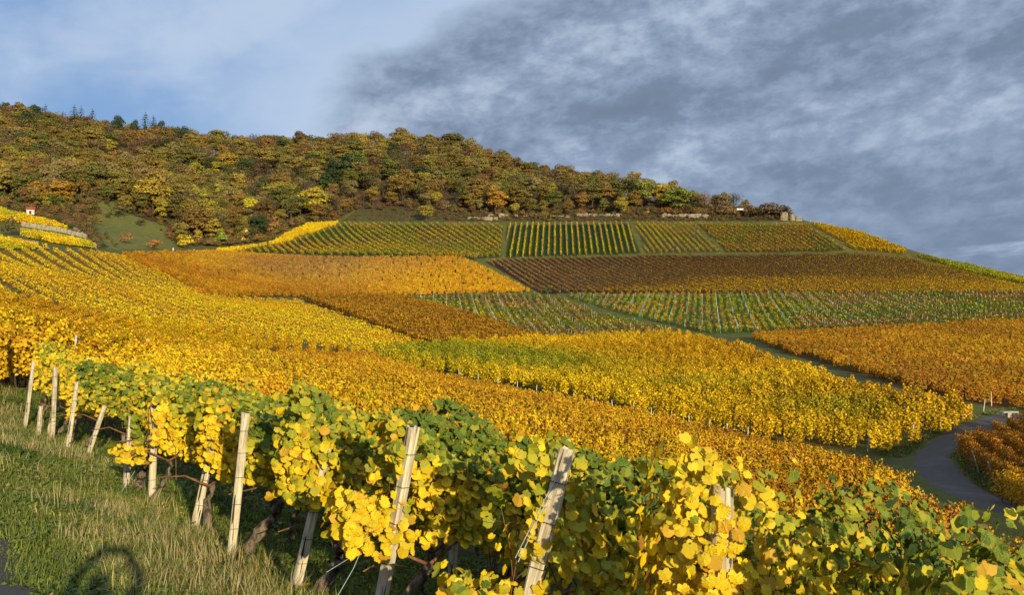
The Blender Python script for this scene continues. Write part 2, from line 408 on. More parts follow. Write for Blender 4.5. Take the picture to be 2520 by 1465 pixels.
def ground_mat():
    m, N = new_mat('land_cover')
    tc = N.n('ShaderNodeTexCoord').outputs['Object']
    g = attr(N, 'gcol')
    n1 = N.noise(tc, .55, 5, .6); n2 = N.noise(tc, 7, 4, .65); n3 = N.noise(tc, .07, 4, .6)
    v = N.math('ADD', N.math('MULTIPLY', n1, .9), N.math('MULTIPLY', n2, .7))
    c = N.mix(1, g, N.ramp(v, [(.45, .62), (.8, 1.0), (1.0, 1.35)]), 'MULTIPLY')
    c = N.mix(N.maprange(n3, .45, .7, 0, .35), c, N.mix(1, c, (1.9, 1.25, .9), 'MULTIPLY'))
    d = N.n('ShaderNodeBsdfPrincipled'); N.link(c, d.inputs['Base Color']); d.inputs['Roughness'].default_value = .95; d.inputs['Specular IOR Level'].default_value = .1
    b = N.n('ShaderNodeBump'); b.inputs['Strength'].default_value = .6; b.inputs['Distance'].default_value = .12
    N.link(v, b.inputs['Height']); N.link(b.outputs[0], d.inputs['Normal'])
    o = N.n('ShaderNodeOutputMaterial'); N.link(d.outputs[0], o.inputs[0]); return m
M_GROUND = ground_mat()
def asphalt_mat():
    m, N = new_mat('worn_asphalt')
    tc = N.n('ShaderNodeTexCoord').outputs['Object']
    n1 = N.noise(tc, 90, 3, .6); n2 = N.noise(tc, 1.2, 5, .6); n3 = N.noise(tc, .35, 4, .6)
    c = N.mix(N.maprange(n1, .35, .7), (.06, .047, .036), (.155, .12, .088))
    c = N.mix(N.maprange(n2, .45, .7, 0, .6), c, (.085, .065, .05))
    c = N.mix(N.maprange(n3, .5, .7, 0, .4), c, (.17, .15, .13))
    d = N.n('ShaderNodeBsdfPrincipled'); N.link(c, d.inputs['Base Color']); d.inputs['Roughness'].default_value = .8; d.inputs['Specular IOR Level'].default_value = .25
    b = N.n('ShaderNodeBump'); b.inputs['Strength'].default_value = .5; b.inputs['Distance'].default_value = .006
    N.link(n1, b.inputs['Height']); N.link(b.outputs[0], d.inputs['Normal'])
    o = N.n('ShaderNodeOutputMaterial'); N.link(d.outputs[0], o.inputs[0]); return m
M_ASPH = asphalt_mat()

# ------------------------------------------------------------------ fields: outlines on the land
YEL = np.array((.84, .58, .012)); GOLD = np.array((.74, .42, .012)); ORA = np.array((.55, .26, .014)); BRN = np.array((.36, .165, .016))
DBR = np.array((.165, .095, .012)); GRY = np.array((.13, .20, .02)); YGR = np.array((.42, .42, .02)); GRE = np.array((.10, .17, .02)); TAN = np.array((.36, .22, .07))
def blend(a, b, t): t = np.clip(t, 0, 1)[:, None]; return a * (1 - t) + b * t
def proj(x, y, h=1.4):
    z = hz(x, y) + h - EYE[2]; cp, sp = math.cos(PITCH), math.sin(PITCH); f_ = y * cp + z * sp; return W2 + F * x / f_, H2 - F * (z * cp - y * sp) / f_
def near_px(x, y, u, v, r):
    p = ground_at(u, v, 1.4, 20); return np.exp(-((x - p[0]) ** 2 + (y - p[1]) ** 2) / r ** 2)
POL = {}
POL['O1'] = np.concatenate([wpoly([(-150, 864), (500, 864), (900, 868), (1130, 928), (1500, 995), (1900, 1085), (2175, 1152), (2300, 1222), (2440, 1290), (2600, 1390)], 1.4, 25, 24)[:-30]
            if False else np.array([ground_at(u, v, 1.5, 24)[:2] for u, v in [(-150, 864), (100, 864), (300, 864), (500, 864), (700, 866), (900, 872), (1130, 934), (1300, 968), (1500, 1001), (1700, 1047), (1900, 1092), (2050, 1127), (2175, 1160), (2290, 1222), (2430, 1292), (2560, 1370)]]),
            np.array([(24, 22), (13.7, 11.5), (8, 17), (-1.6, 30), (-16, 37), (-32, 44)])])
POL['O4'] = wpoly([(-200, 722), (0, 724), (350, 784), (620, 817), (880, 860), (500, 862), (-150, 862)])
POL['Y2'] = wpoly([(-200, 590), (0, 604), (180, 608), (300, 625), (430, 680), (500, 722), (730, 735), (900, 790), (1060, 845), (900, 858), (620, 813), (350, 780), (0, 718), (-200, 705)])
POL['O3'] = wpoly([(300, 622), (520, 617), (800, 632), (1130, 631), (1190, 655), (1300, 712), (1000, 720), (760, 722), (500, 720), (430, 680)])
POL['O3b'] = wpoly([(740, 726), (985, 724), (1150, 770), (1340, 828), (1060, 843)])
POL['G1L'] = wpoly([(995, 722), (1290, 717), (1370, 724), (1480, 767), (1680, 812), (1350, 826), (1150, 768)])
POL['G1R'] = wpoly([(1390, 720), (2700, 712), (2700, 772), (2520, 782), (1850, 808), (1740, 810), (1520, 760)])
POL['Y1'] = wpoly([(885, 868), (1060, 848), (1340, 832), (1620, 822), (1700, 827), (1840, 858), (2100, 950), (2400, 1002), (2390, 1018), (2285, 1048), (2185, 1088), (1900, 1062), (1500, 971), (1130, 908)])
POL['O2'] = wpoly([(1850, 820), (2520, 786), (2750, 776), (2750, 1010), (2520, 992), (2300, 948), (2100, 898), (1900, 842)])
POL['O5'] = wpoly([(2355, 1108), (2400, 1062), (2520, 1032), (2800, 1020), (2800, 1290), (2520, 1208), (2400, 1150)])
POL['U1'] = wpoly([(845, 547), (1238, 549), (1232, 626), (1180, 630), (560, 617), (700, 595)])
POL['U2'] = wpoly([(1252, 549), (1548, 546), (1578, 618), (1244, 627)])
POL['U3'] = wpoly([(1560, 546), (1705, 546), (1782, 616), (1592, 618)])
POL['U4'] = wpoly([(1716, 546), (1985, 548), (2085, 612), (1792, 616)])
POL['B'] = wpoly([(1195, 637), (1240, 631), (1600, 623), (2100, 618), (2230, 628), (2520, 700), (2650, 722), (2520, 714), (1330, 714)])
POL['U5'] = wpoly([(1990, 546), (2110, 570), (2228, 612), (2228, 622), (2105, 612)], 1.0)
POL['U6'] = wpoly([(2236, 622), (2380, 652), (2520, 686), (2640, 716), (2520, 697), (2380, 668)], 1.0)
POL['UL'] = wpoly([(530, 614), (660, 598), (700, 575), (760, 548), (840, 545), (700, 592), (560, 616)])
POL['T1'] = wpoly([(-120, 500), (0, 512), (66, 528), (120, 540), (168, 560), (120, 556), (57, 543), (-100, 530)])
POL['T2'] = wpoly([(54, 562), (130, 576), (205, 590), (240, 605), (130, 590), (54, 574)])
POL['T3'] = wpoly([(-120, 545), (50, 590), (120, 604), (0, 603), (-120, 592)])
DARKG = (.035, .05, .014); SOIL = (.10, .055, .025); GG = (.05, .085, .015)
GC = dict(O1=(.16, .075, .02), O4=(.24, .12, .02), Y2=(.16, .10, .02), O3=(.17, .085, .03), O3b=(.14, .06, .02), G1L=(.10, .13, .03), G1R=(.07, .13, .02), Y1=(.10, .09, .02), O2=(.11, .06, .02),
          O5=(.11, .06, .02), U1=(.045, .058, .013), U2=(.028, .055, .012), U3=(.07, .075, .02), U4=(.045, .036, .011), B=(.04, .02, .009), U5=(.15, .09, .02), U6=(.12, .11, .02), UL=(.2, .13, .02), T1=(.15, .12, .02), T2=(.15, .12, .02), T3=(.10, .10, .03))

# forest outline on the land: foot of the wood, then over the ridge
FOOT = [(-750, 440), (-250, 470), (0, 498), (60, 520), (200, 518), (215, 480), (300, 520), (420, 560), (440, 600), (520, 606), (650, 596), (700, 566), (820, 540), (880, 512), (1050, 515), (1200, 530), (1600, 528), (1850, 527), (1940, 528)]
foot_w = [ground_at(u, v, 0)[:2] for u, v in FOOT]
RIDGE = [(1950, 500), (1850, 518), (1700, 555), (1500, 585), (1350, 605), (1200, 632), (900, 665), (600, 680), (290, 685), (0, 690), (-250, 690), (-750, 690)]
ridge_w = [(EYE + ray(u, 800) * (Yd / ray(u, 800)[1]))[:2] for u, Yd in RIDGE]
POL['wood'] = np.array(foot_w + ridge_w)
SCRUB = wpoly([(1050, 512), (1960, 526), (1985, 545), (840, 545), (880, 515)], 0)
MEADOW = wpoly([(225, 470), (290, 478), (300, 520), (420, 560), (435, 612), (250, 612), (240, 560), (215, 510)], 0)

gc = np.empty(GX.shape + (3,)); gc[:] = (.105, .112, .026)
straw = np.clip((fnoise(GX, GY, 6, 11) - .5) * 3, 0, 1)[..., None] * (1 - near[..., None])
gc = gc * (1 - .55 * straw) + np.array((.17, .13, .05)) * .55 * straw
def paint(poly, c):
    k = inpoly(GX, GY, poly); gc[k] = c
paint(POL['wood'], (.085, .055, .028)); paint(SCRUB, (.085, .072, .026)); paint(MEADOW, (.15, .15, .038))
for k_, c_ in GC.items(): paint(POL[k_], c_)
# shade beneath the foreground vines, darkened into the ground colour
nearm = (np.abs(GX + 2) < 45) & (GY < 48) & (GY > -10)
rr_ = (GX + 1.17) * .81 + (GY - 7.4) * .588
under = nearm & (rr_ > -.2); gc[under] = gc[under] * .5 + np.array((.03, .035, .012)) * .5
def terrain():
    ny, nx = GX.shape
    V = np.stack([GX, GY, GZ], -1).reshape(-1, 3)
    i = np.arange(nx - 1); j = np.arange(ny - 1)[:, None]; a = (j * nx + i).ravel()
    Fc = np.stack([a, a + 1, a + nx + 1, a + nx], 1)
    b = Buf(); b.add(V, Fc); me = b.mesh('ground', [M_GROUND], True)
    at = me.attributes.new('gcol', 'FLOAT_COLOR', 'POINT')
    at.data.foreach_set('color', np.concatenate([gc.reshape(-1, 3), np.ones((ny * nx, 1))], 1).astype(np.float32).ravel())
    o = link('ground', me); o['kind'] = 'structure'
terrain()

def strip(name, pts, width, mat, off, label=None):
    P = np.array(pts, float); d = np.cumsum(np.r_[0, np.linalg.norm(np.diff(P, axis=0), axis=1)])
    n = int(d[-1] / .5); t = np.linspace(0, d[-1], n)
    # smooth curve
    X = np.interp(t, d, P[:, 0]); Y = np.interp(t, d, P[:, 1]); k = np.ones(13) / 13
    for _ in range(4):
        X = np.r_[X[:6], np.convolve(X, k, 'valid'), X[-6:]]; Y = np.r_[Y[:6], np.convolve(Y, k, 'valid'), Y[-6:]]
    T = np.stack([np.gradient(X), np.gradient(Y)], 1); T /= np.linalg.norm(T, axis=1, keepdims=True); Nn = np.stack([-T[:, 1], T[:, 0]], 1)
    m = 9; w = np.linspace(-.5, .5, m) * width; V = []
    wv = (fnoise(t, t * 0, 1.5, 5) - .5) * .25
    for q in range(m):
        ww = w[q] + (wv if q in (0, m - 1) else 0) * (1 if q else -1)
        x = X + Nn[:, 0] * ww; y = Y + Nn[:, 1] * ww
        V.append(np.stack([x, y, hz(x, y) + off - (.09 if q in (0, m - 1) else 0)], 1))
    V = np.stack(V, 1).reshape(-1, 3); j = np.arange(n - 1)[:, None]; i = np.arange(m - 1); a = (j * m + i).ravel()
    b = Buf(); b.add(V, np.stack([a, a + 1, a + m + 1, a + m], 1)); o = link(name, b.mesh(name, [mat], True)); o['kind'] = 'structure'
    if label: o['label'] = label
    return np.stack([X, Y], 1)
rp = [ground_at(u, v, 0, 30)[:2] for u, v in [(2492, 1024), (2440, 1038), (2370, 1066), (2310, 1098), (2278, 1135), (2320, 1180), (2400, 1222), (2520, 1285)]]
rp = [(80, 106)] + [tuple(q) for q in rp] + [(32, 38), (38, 28)]
ROAD = strip('farm_road', rp, 3.1, M_ASPH, .06, 'narrow dark asphalt farm road curving between vineyards')
pp = [(7, -9.5), (3.5, -4), (.65 - 1.35, .1), (-3.37 - 1.25, 6.2 - .8), (-4.6 - 1.3, 8.1 - .85), (-8.4 - 1.4, 14 - .8), (-13 - 1.4, 21.5 - .8), (-22 - 1.4, 37 - .8), (-34, 58)]
PATH = strip('path', pp, 3.95, M_ASPH, .03, 'grey asphalt path along the top of the vine rows')

# ------------------------------------------------------------------ geometry-node scatter for uncountable growth
protos_col = {}
def scatter(name, P, rot, scl, tint, pick, proto_meshes, label, mats_ok=True, parent=None):
    key = tuple(m.name for m in proto_meshes)
    if key not in protos_col:
        c = bpy.data.collections.new('source_' + name)
        for i, m in enumerate(proto_meshes):
            o = bpy.data.objects.new('%02d_%s' % (i, m.name), m); c.objects.link(o)
        protos_col[key] = c
    c = protos_col[key]; n = len(P)
    me = bpy.data.meshes.new(name); me.vertices.add(n); me.vertices.foreach_set('co', np.asarray(P, np.float32).ravel())
    a = me.attributes.new('rot', 'FLOAT_VECTOR', 'POINT'); a.data.foreach_set('vector', np.asarray(rot, np.float32).ravel())
    a = me.attributes.new('scl', 'FLOAT_VECTOR', 'POINT'); a.data.foreach_set('vector', np.asarray(scl, np.float32).ravel())
    a = me.attributes.new('tint', 'FLOAT_VECTOR', 'POINT'); a.data.foreach_set('vector', np.asarray(tint, np.float32).ravel())
    a = me.attributes.new('pick', 'INT', 'POINT'); a.data.foreach_set('value', np.asarray(pick, np.int32))
    ng = bpy.data.node_groups.new(name, 'GeometryNodeTree')
    ng.interface.new_socket('Geometry', in_out='INPUT', socket_type='NodeSocketGeometry')
    ng.interface.new_socket('Geometry', in_out='OUTPUT', socket_type='NodeSocketGeometry')
    nn = ng.nodes; gi = nn.new('NodeGroupInput'); go = nn.new('NodeGroupOutput'); ip = nn.new('GeometryNodeInstanceOnPoints')
    ci = nn.new('GeometryNodeCollectionInfo'); ci.inputs[0].default_value = c; ci.inputs[1].default_value = True; ci.inputs[2].default_value = True
    ip.inputs['Pick Instance'].default_value = True
    L = ng.links.new; L(gi.outputs[0], ip.inputs['Points']); L(ci.outputs[0], ip.inputs['Instance'])
    def na(nm, t):
        x = nn.new('GeometryNodeInputNamedAttribute'); x.data_type = t; x.inputs[0].default_value = nm; return x.outputs[0]
    L(na('pick', 'INT'), ip.inputs['Instance Index']); e = nn.new('FunctionNodeEulerToRotation'); L(na('rot', 'FLOAT_VECTOR'), e.inputs[0])
    L(e.outputs[0], ip.inputs['Rotation']); L(na('scl', 'FLOAT_VECTOR'), ip.inputs['Scale']); L(ip.outputs[0], go.inputs[0])
    o = link(name, me, parent); md = o.modifiers.new('scatter', 'NODES'); md.node_group = ng
    if parent is None: o['label'] = label
    o['kind'] = 'stuff'
    return o

# ------------------------------------------------------------------ vine plants for the fields
def plant_proto(n, size, seed, w=.20, lo=.45, hi=1.85, post=.0, xr=.62):
    r = np.random.default_rng(seed); b = Buf()
    x = r.uniform(-xr, xr, n); lump = .75 + .5 * np.sin(x * 6 + seed) * .4 + .25 * r.random(n)
    z = lo + (hi - lo) * r.random(n) ** .8 * (1 + .12 * np.sin(x * 9 + seed * 2)); y = r.normal(0, 1, n) * w * lump
    Nn = np.stack([r.normal(0, .45, n), np.sign(y) * (.6 + np.abs(y) * 2) + r.normal(0, .45, n), r.normal(.45, .4, n)], 1)
    v = r.random(n); c = np.stack([.62 + .62 * v, .54 + .72 * v, .7 + .5 * v], 1)
    g = r.random(n) < .24; c[g] *= (.50, .40, .6)
    cards(b, np.stack([x, y, z], 1), Nn, size * (.7 + .6 * r.random(n)), c)
    tube(b, [(0, 0, -.1), (.04, .02, .4), (.0, 0, .75)], [.035, .03, .025], 4, (1, 1, 1), 1, False)
    return b.mesh('vine_plant', [M_FOL, M_BARK])
PN = [plant_proto(640, .12, 10 + i) for i in range(4)]
PM = [plant_proto(270, .18, 20 + i) for i in range(4)]
PF = [plant_proto(70, .34, 30 + i) for i in range(4)]
PS = [plant_proto(34, .34, 40 + i, .26, .25, 1.7) for i in range(4)]

PO = [plant_proto(280, .19, 50 + i, .27, .35, 1.8, 0, .46) for i in range(4)]
PY = [plant_proto(330, .17, 60 + i, .22, .35, 2.05, 0, .42) for i in range(4)]
def field_lines(key, p0, p1, spacing, step, h=1.4):
    """points of the rows of a field: world direction from two points of one row"""
    P = POL[key]; a = ground_at(*p0, h, 20)[:2]; b_ = ground_at(*p1, h, 20)[:2]; e = (b_ - a) / np.linalg.norm(b_ - a); n = np.array([-e[1], e[0]])
    A = P @ e; Bn = P @ n; rows = []
    ks = np.arange(Bn.min() + spacing * .3, Bn.max(), spacing)
    for k in ks:
        t = np.arange(A.min(), A.max(), step); x = t * e[0] + k * n[0]; y = t * e[1] + k * n[1]; ins = inpoly(x, y, P)
        if ins.sum() >= 3: rows.append(np.stack([x[ins], y[ins]], 1))
    return rows, e
def stuff_field(name, key, p0, p1, spacing, step, protos, pal, label, h=1.4, hs=1.0, miss=.03, jit=.12, skip=None):
    rows, e = field_lines(key, p0, p1, spacing, step, h)
    P = np.concatenate(rows); P = P[rng.random(len(P)) > miss]; P = P + rng.normal(0, jit, P.shape)
    if skip is not None: P = P[~skip(P[:, 0], P[:, 1])]
    n = len(P); z = hz(P[:, 0], P[:, 1]); rot = np.zeros((n, 3)); rot[:, 2] = math.atan2(e[1], e[0]) + rng.normal(0, .12, n) + math.pi * (rng.random(n) < .5)
    s = rng.normal(1, .13, n); hv = hs * (.88 + .28 * fnoise(P[:, 0], P[:, 1], 3, 8)) * rng.normal(1, .05, n)
    scl = np.stack([s * step / 1.1, s * 1.0, hv], 1)
    t = pal(P[:, 0], P[:, 1]) * rng.normal(1, .10, (n, 1)) * np.array([1, 1, 1]) * np.stack([np.ones(n), rng.normal(1, .07, n), np.ones(n)], 1)
    o = scatter(name, np.column_stack([P, z]), rot, scl, np.clip(t, .004, 1), rng.integers(0, len(protos), n), protos, label)
    return P, e, rot, scl, t
def pn(x, y, s, k, lo=.35, hi=.65): return np.clip((fnoise(x, y, s, k, 4) - lo) / (hi - lo), 0, 1)

def pal_O1(x, y):
    c = blend(GOLD * .70, GOLD * .92, pn(x, y, 14, 1)); c = blend(c, ORA * .80, pn(x, y, 9, 2, .38, .66) * .8); c = blend(c, YEL, pn(x, y, 5, 3, .60, .8) * .6)
    return blend(c, YEL * .95, near_px(x, y, 150, 875, 22) * .8)
def pal_O4(x, y): return blend(blend(GOLD * 1.08, YEL, pn(x, y, 20, 4) * .8), ORA, pn(x, y, 12, 5, .5, .8) * .5)
def pal_O3(x, y):
    c = blend(GOLD * .92, ORA * .95, pn(x, y, 30, 6)); c = blend(c, BRN, pn(x, y, 14, 7, .42, .68) * .6)
    c = blend(c, TAN * 1.1, near_px(x, y, 800, 655, 38) * .75 + near_px(x, y, 1000, 650, 30) * .3)
    c = blend(c, GOLD * 1.1, near_px(x, y, 1120, 690, 45) * .8); return blend(c, ORA * .85, near_px(x, y, 450, 680, 38) * .6)
def pal_O3b(x, y): return blend(BRN * 1.35, ORA * 1.0, pn(x, y, 16, 8)) * (1, 1.1, 1)
def pal_G1(x, y):
    c = blend(YGR, TAN * 1.3, pn(x, y, 14, 9)); c = blend(c, GOLD, pn(x, y, 7, 10, .45, .7) * .7); return blend(c, GRE * 1.7, pn(x, y, 18, 12, .5, .7) * .45)
def pal_Y1(x, y):
    c = blend(YEL * 1.12, GOLD * 1.1, pn(x, y, 12, 13, .5, .75) * .7)
    c = blend(c, GOLD * .95, near_px(x, y, 1750, 860, 38) + near_px(x, y, 2150, 985, 16)); c = blend(c, YGR * .9, near_px(x, y, 1080, 872, 22) + near_px(x, y, 1300, 880, 18) * .8 + near_px(x, y, 1700, 950, 10) * .6 + near_px(x, y, 2060, 1005, 7) * .8)
    return c
def pal_O2(x, y):
    c = blend(ORA * .85, BRN * .95, pn(x, y, 16, 14)); c = blend(c, GOLD * .9, .05 + near_px(x, y, 2520, 860, 45) * .5); return blend(c, GOLD, pn(x, y, 7, 15, .55, .8) * .5)
def pal_O5(x, y): return blend(blend(BRN * 1.1, ORA, pn(x, y, 8, 16) * .6), GOLD, near_px(x, y, 2480, 1190, 9) * .9)
def pal_U5(x, y): return blend(YEL * .92, GOLD, pn(x, y, 12, 17) * .7)
def pal_U6(x, y): return blend(YGR, YEL * .85, pn(x, y, 16, 18))
def pal_UL(x, y): return blend(YEL * 1.1, YEL * .95, pn(x, y, 10, 19))
def pal_T(x, y): return blend(YEL * .95, YGR, pn(x, y, 12, 20) * .7)

stuff_field('vineyard', 'O1', (1100, 1000), (1500, 1060), 1.9, 1.05, PN, pal_O1, 'dense orange and copper vineyard just below the foreground vines')
stuff_field('vineyard', 'O4', (100, 800), (500, 830), 2.0, 1.1, PM, pal_O4, 'golden orange vineyard in the hollow on the left', hs=1.0)
stuff_field('vineyard', 'O3', (600, 650), (900, 690), 2.3, 1.45, PO, pal_O3, 'orange vineyard with brownish patch below the bright yellow strip', miss=.10, jit=.35)
stuff_field('vineyard', 'O3b', (900, 740), (1150, 810), 1.9, 1.1, PF, pal_O3b, 'dark copper brown vineyard wedge beside the green staked plot')
stuff_field('vineyard', 'G1L', (1135, 722), (1150, 790), 2.1, 1.3, PS, pal_G1, 'sparse green and yellow young vines with pale stakes, smaller left plot', hs=.85, miss=.15, jit=.35)
stuff_field('vineyard', 'G1R', (1745, 720), (1750, 800), 2.2, 1.3, PS, pal_G1, 'sparse green and yellow young vines with pale stakes, wide right plot', hs=.85, miss=.15, jit=.35)
stuff_field('vineyard', 'O2', (1950, 850), (2400, 872), 2.9, 1.45, PO, pal_O2, 'rust orange vineyard on the right above the grass track', jit=.2, hs=1.0, miss=.07)
stuff_field('vineyard', 'O5', (2420, 1130), (2520, 1180), 1.9, 1.0, PN, pal_O5, 'rust brown vineyard corner inside the bend of the farm road')
stuff_field('vineyard', 'U5', (2050, 565), (2150, 605), 2.0, 1.0, PF, pal_U5, 'golden orange vineyard running down the hill shoulder against the sky', h=1.0)
stuff_field('vineyard', 'U6', (2300, 640), (2450, 676), 2.0, 1.0, PF, pal_U6, 'yellow green vineyard along the lower right skyline', h=1.0)
stuff_field('vineyard', 'UL', (700, 590), (800, 556), 1.6, .8, PF, pal_UL, 'bright lemon yellow vineyard strip curving up to the scrub')
stuff_field('vineyard', 'T1', (10, 520), (120, 550), 1.6, .9, PF, pal_T, 'yellow vines on the upper terrace below the hut')
stuff_field('vineyard', 'T2', (60, 568), (200, 592), 1.6, .9, PF, pal_T, 'yellow vines on the narrow terrace between two stone walls')
stuff_field('vineyard', 'T3', (0, 588), (60, 596), 2.0, 1.2, PF, pal_T, 'patchy yellow and green vines under the lowest terrace wall', hs=.8, miss=.2)

# yellow field: plants nearest the lower edge and the road are things of their own
def dist_edge(P, pts):
    q = np.array([ground_at(u, v, 1.4, 20)[:2] for u, v in pts]); out = np.full(len(P), 1e9)
    for a, b_ in zip(q[:-1], q[1:]):
        t = np.clip(((P - a) @ (b_ - a)) / ((b_ - a) @ (b_ - a)), 0, 1); out = np.minimum(out, np.linalg.norm(P - (a + t[:, None] * (b_ - a)), axis=1))
    return out
rows, e = field_lines('Y1', (1300, 945), (2000, 1085), 2.35, 1.1)
P = np.concatenate(rows); P = P[rng.random(len(P)) > .10] + rng.normal(0, .1, (int(0), 2)).sum() ; P = P + rng.normal(0, .1, P.shape)
hole = (near_px(P[:, 0], P[:, 1], 2010, 925, 9) + near_px(P[:, 0], P[:, 1], 1900, 890, 10)) * rng.random(len(P)) > .38; P = P[~hole]
de = dist_edge(P, [(1130, 908), (1500, 971), (1900, 1062), (2185, 1088), (2285, 1048), (2395, 1008)])
order = np.argsort(de + P[:, 1] * .03); sel = order[:200]; rest = order[200:]
T = pal_Y1(P[:, 0], P[:, 1]) * rng.normal(1, .12, (len(P), 1)); Z = hz(P[:, 0], P[:, 1]); n = len(P)
ROT = math.atan2(e[1], e[0]) + rng.normal(0, .2, n) + math.pi * (rng.random(n) < .5); HS = (.85 + .4 * fnoise(P[:, 0], P[:, 1], 3, 8)) * rng.normal(1, .14, n)
scatter('vineyard', np.column_stack([P, Z])[rest], np.stack([0 * ROT, 0 * ROT, ROT], 1)[rest], np.stack([HS ** 0 * 1.15, HS ** 0 * 1.15, HS], 1)[rest], np.clip(T, .01, 1)[rest], rng.integers(0, 4, len(rest)), PY,
        'bright yellow vineyard between the orange field and the grass track')
for i in sel:
    o = link('field_vine', PY[int(rng.integers(0, 4))], None, (P[i, 0], P[i, 1], Z[i])); o.rotation_euler.z = ROT[i]; o.scale = (1.15, 1.15, HS[i])
    yl = T[i, 1] / T[i, 0]
    tag(o, 'yellow autumn vine in the front edge of the bright yellow field' if yl > .56 else 'golden orange autumn vine in the front edge of the bright yellow field', 'vine', 'vines along the lower edge of the yellow field', None, np.clip(T[i], .01, 1))

# ------------------------------------------------------------------ rows one can tell apart, each a thing
ORD1 = ['', 'first', 'second', 'third', 'fourth', 'fifth', 'sixth', 'seventh', 'eighth', 'ninth', 'tenth', 'eleventh', 'twelfth', 'thirteenth', 'fourteenth', 'fifteenth', 'sixteenth', 'seventeenth', 'eighteenth', 'nineteenth']
TENS = ['', '', 'twent', 'thirt', 'fort', 'fift', 'sixt', 'sevent', 'eight', 'ninet']
def ordinal(n):
    if n < 20: return ORD1[n]
    if n >= 100: return 'hundred and ' + ordinal(n - 100) if n > 100 else 'hundredth'
    return TENS[n // 10] + 'ieth' if n % 10 == 0 else TENS[n // 10] + 'y ' + ORD1[n % 10]
def row_field(key, p0, p1, spacing, pal, desc, group, maxrows, dens=10, size=.46, h=1.4, hs=1.0, w=.17, gap=.0):
    rows, e = field_lines(key, p0, p1, spacing, 1.0, h); nrm = np.array([-e[1], e[0]])
    rows = sorted(rows, key=lambda r: float(np.mean(r[:, 0] / r[:, 1])))
    if len(rows) > maxrows:                                    # the longest are things, the rest one mass
        L = sorted(range(len(rows)), key=lambda i: -len(rows[i])); keep = set(L[:maxrows])
    else: keep = set(range(len(rows)))
    restb = None; runs = []
    for i, r in enumerate(rows):
        cut = np.where(np.linalg.norm(np.diff(r, axis=0), axis=1) > 1.6)[0] + 1; pcs = np.split(r, cut); main = max(range(len(pcs)), key=lambda q: len(pcs[q]))
        for q, pc in enumerate(pcs):
            if len(pc) >= 3: runs.append((i, pc, q == main))
    for i, r, ismain in runs:
        n = int(len(r) * dens); k = rng.integers(0, len(r), n)
        t = rng.uniform(-.5, .5, n); q = r[k] + t[:, None] * e
        fade = rng.random(n) < (1 - gap * pn(q[:, 0], q[:, 1], 5, 33)); q = q[fade]; n = len(q)
        lat = rng.normal(0, w, n); hh = (.35 + 1.5 * rng.random(n) ** .75) * hs * (.88 + .3 * fnoise(q[:, 0], q[:, 1], 2.2, 9))
        x = q[:, 0] + nrm[0] * lat; y = q[:, 1] + nrm[1] * lat
        Nn = np.stack([nrm[0] * np.sign(lat), nrm[1] * np.sign(lat), np.full(n, .5)], 1) + rng.normal(0, .4, (n, 3))
        c = pal(x, y) * rng.uniform(.7, 1.3, (n, 1)) * np.stack([np.ones(n), rng.uniform(.85, 1.12, n), np.ones(n)], 1)
        one = i in keep and ismain; b = Buf() if one else (restb or Buf())
        if not one: restb = b
        base = np.array([r[0, 0], r[0, 1], float(hz(r[0, 0], r[0, 1]))]) if one else np.zeros(3)
        cards(b, np.stack([x, y, hz(r[0, 0], r[0, 1]) * 0 + hz(x, y) + hh], 1) - base, Nn, size * rng.uniform(.7, 1.3, n), np.clip(c, .004, 1))
        if one:
            o = link('vine_row', b.mesh('vine_row', [M_FOL]), None, base)
            tag(o, '%s row from the left %s' % (ordinal(i + 1), desc), 'vine row', group, None, (1, 1, 1))
    if restb is not None:
        o = link('vine_rows', restb.mesh('vine_rows', [M_FOL])); tag(o, 'short corner rows ' + desc, None, None, 'stuff', (1, 1, 1))
    print('rows', key, len(rows))
def pal_U1(x, y): return blend(blend(YGR * 1.15, GOLD * 1.15, .3 + .7 * pn(x, y, 18, 21)), TAN * 1.5, pn(x, y, 9, 22, .5, .7) * .5)
def pal_U2(x, y): return blend(YEL * .9, TAN * 1.7, pn(x, y, 14, 23))
def pal_U3(x, y): return blend(blend(TAN * 1.5, YEL * .9, pn(x, y, 14, 24)), ORA * 1.1, pn(x, y, 9, 25, .5, .7) * .5)
def pal_U4(x, y): return blend(blend(YGR * 1.1, GOLD * 1.15, .35 + .65 * pn(x, y, 18, 26)), ORA, pn(x, y, 9, 27, .55, .75) * .4)
yb0, yb1 = 338.0, 372.0
def pal_B(x, y):
    u_, v_ = proj(x, y); lim = np.interp(u_, [1350, 1500, 1700, 2000, 2300, 2520], [735, 712, 684, 682, 676, 684])
    low = np.clip((v_ - lim + (fnoise(x, y, 14, 28) - .5) * 30) / 18 + .5, 0, 1); low = np.maximum(low, .5 * np.clip((u_ - 1900) / 500, 0, 1))
    c = blend(DBR * 2.6, TAN * 1.6, np.clip((1700 - u_) / 450, 0, 1) * .8); c = blend(c, BRN * 1.4, pn(x, y, 9, 29, .45, .8) * .5); return blend(c, GOLD * 1.2, low)
def pal_Y2(x, y): return blend(blend(YEL, GOLD, pn(x, y, 22, 30) * .8), GOLD, np.clip((y - 210) / 60, 0, 1) * .5)
row_field('U1', (930, 555), (1048, 618), 3.5, pal_U1, 'in the greenish diagonal plot under the scrub slope', 'vine rows of the upper left plot', 42, 15, .42, hs=1.08)
row_field('U2', (1400, 550), (1404, 620), 3.0, pal_U2, 'in the upright rows below the pale rocks', 'upright vine rows below the pale rocks', 30, 20, .44, hs=1.08)
row_field('U3', (1600, 552), (1655, 614), 3.0, pal_U3, 'in the small tan plot right of the upright rows', 'vine rows of the tan plot', 20, 15, .42, hs=1.05)
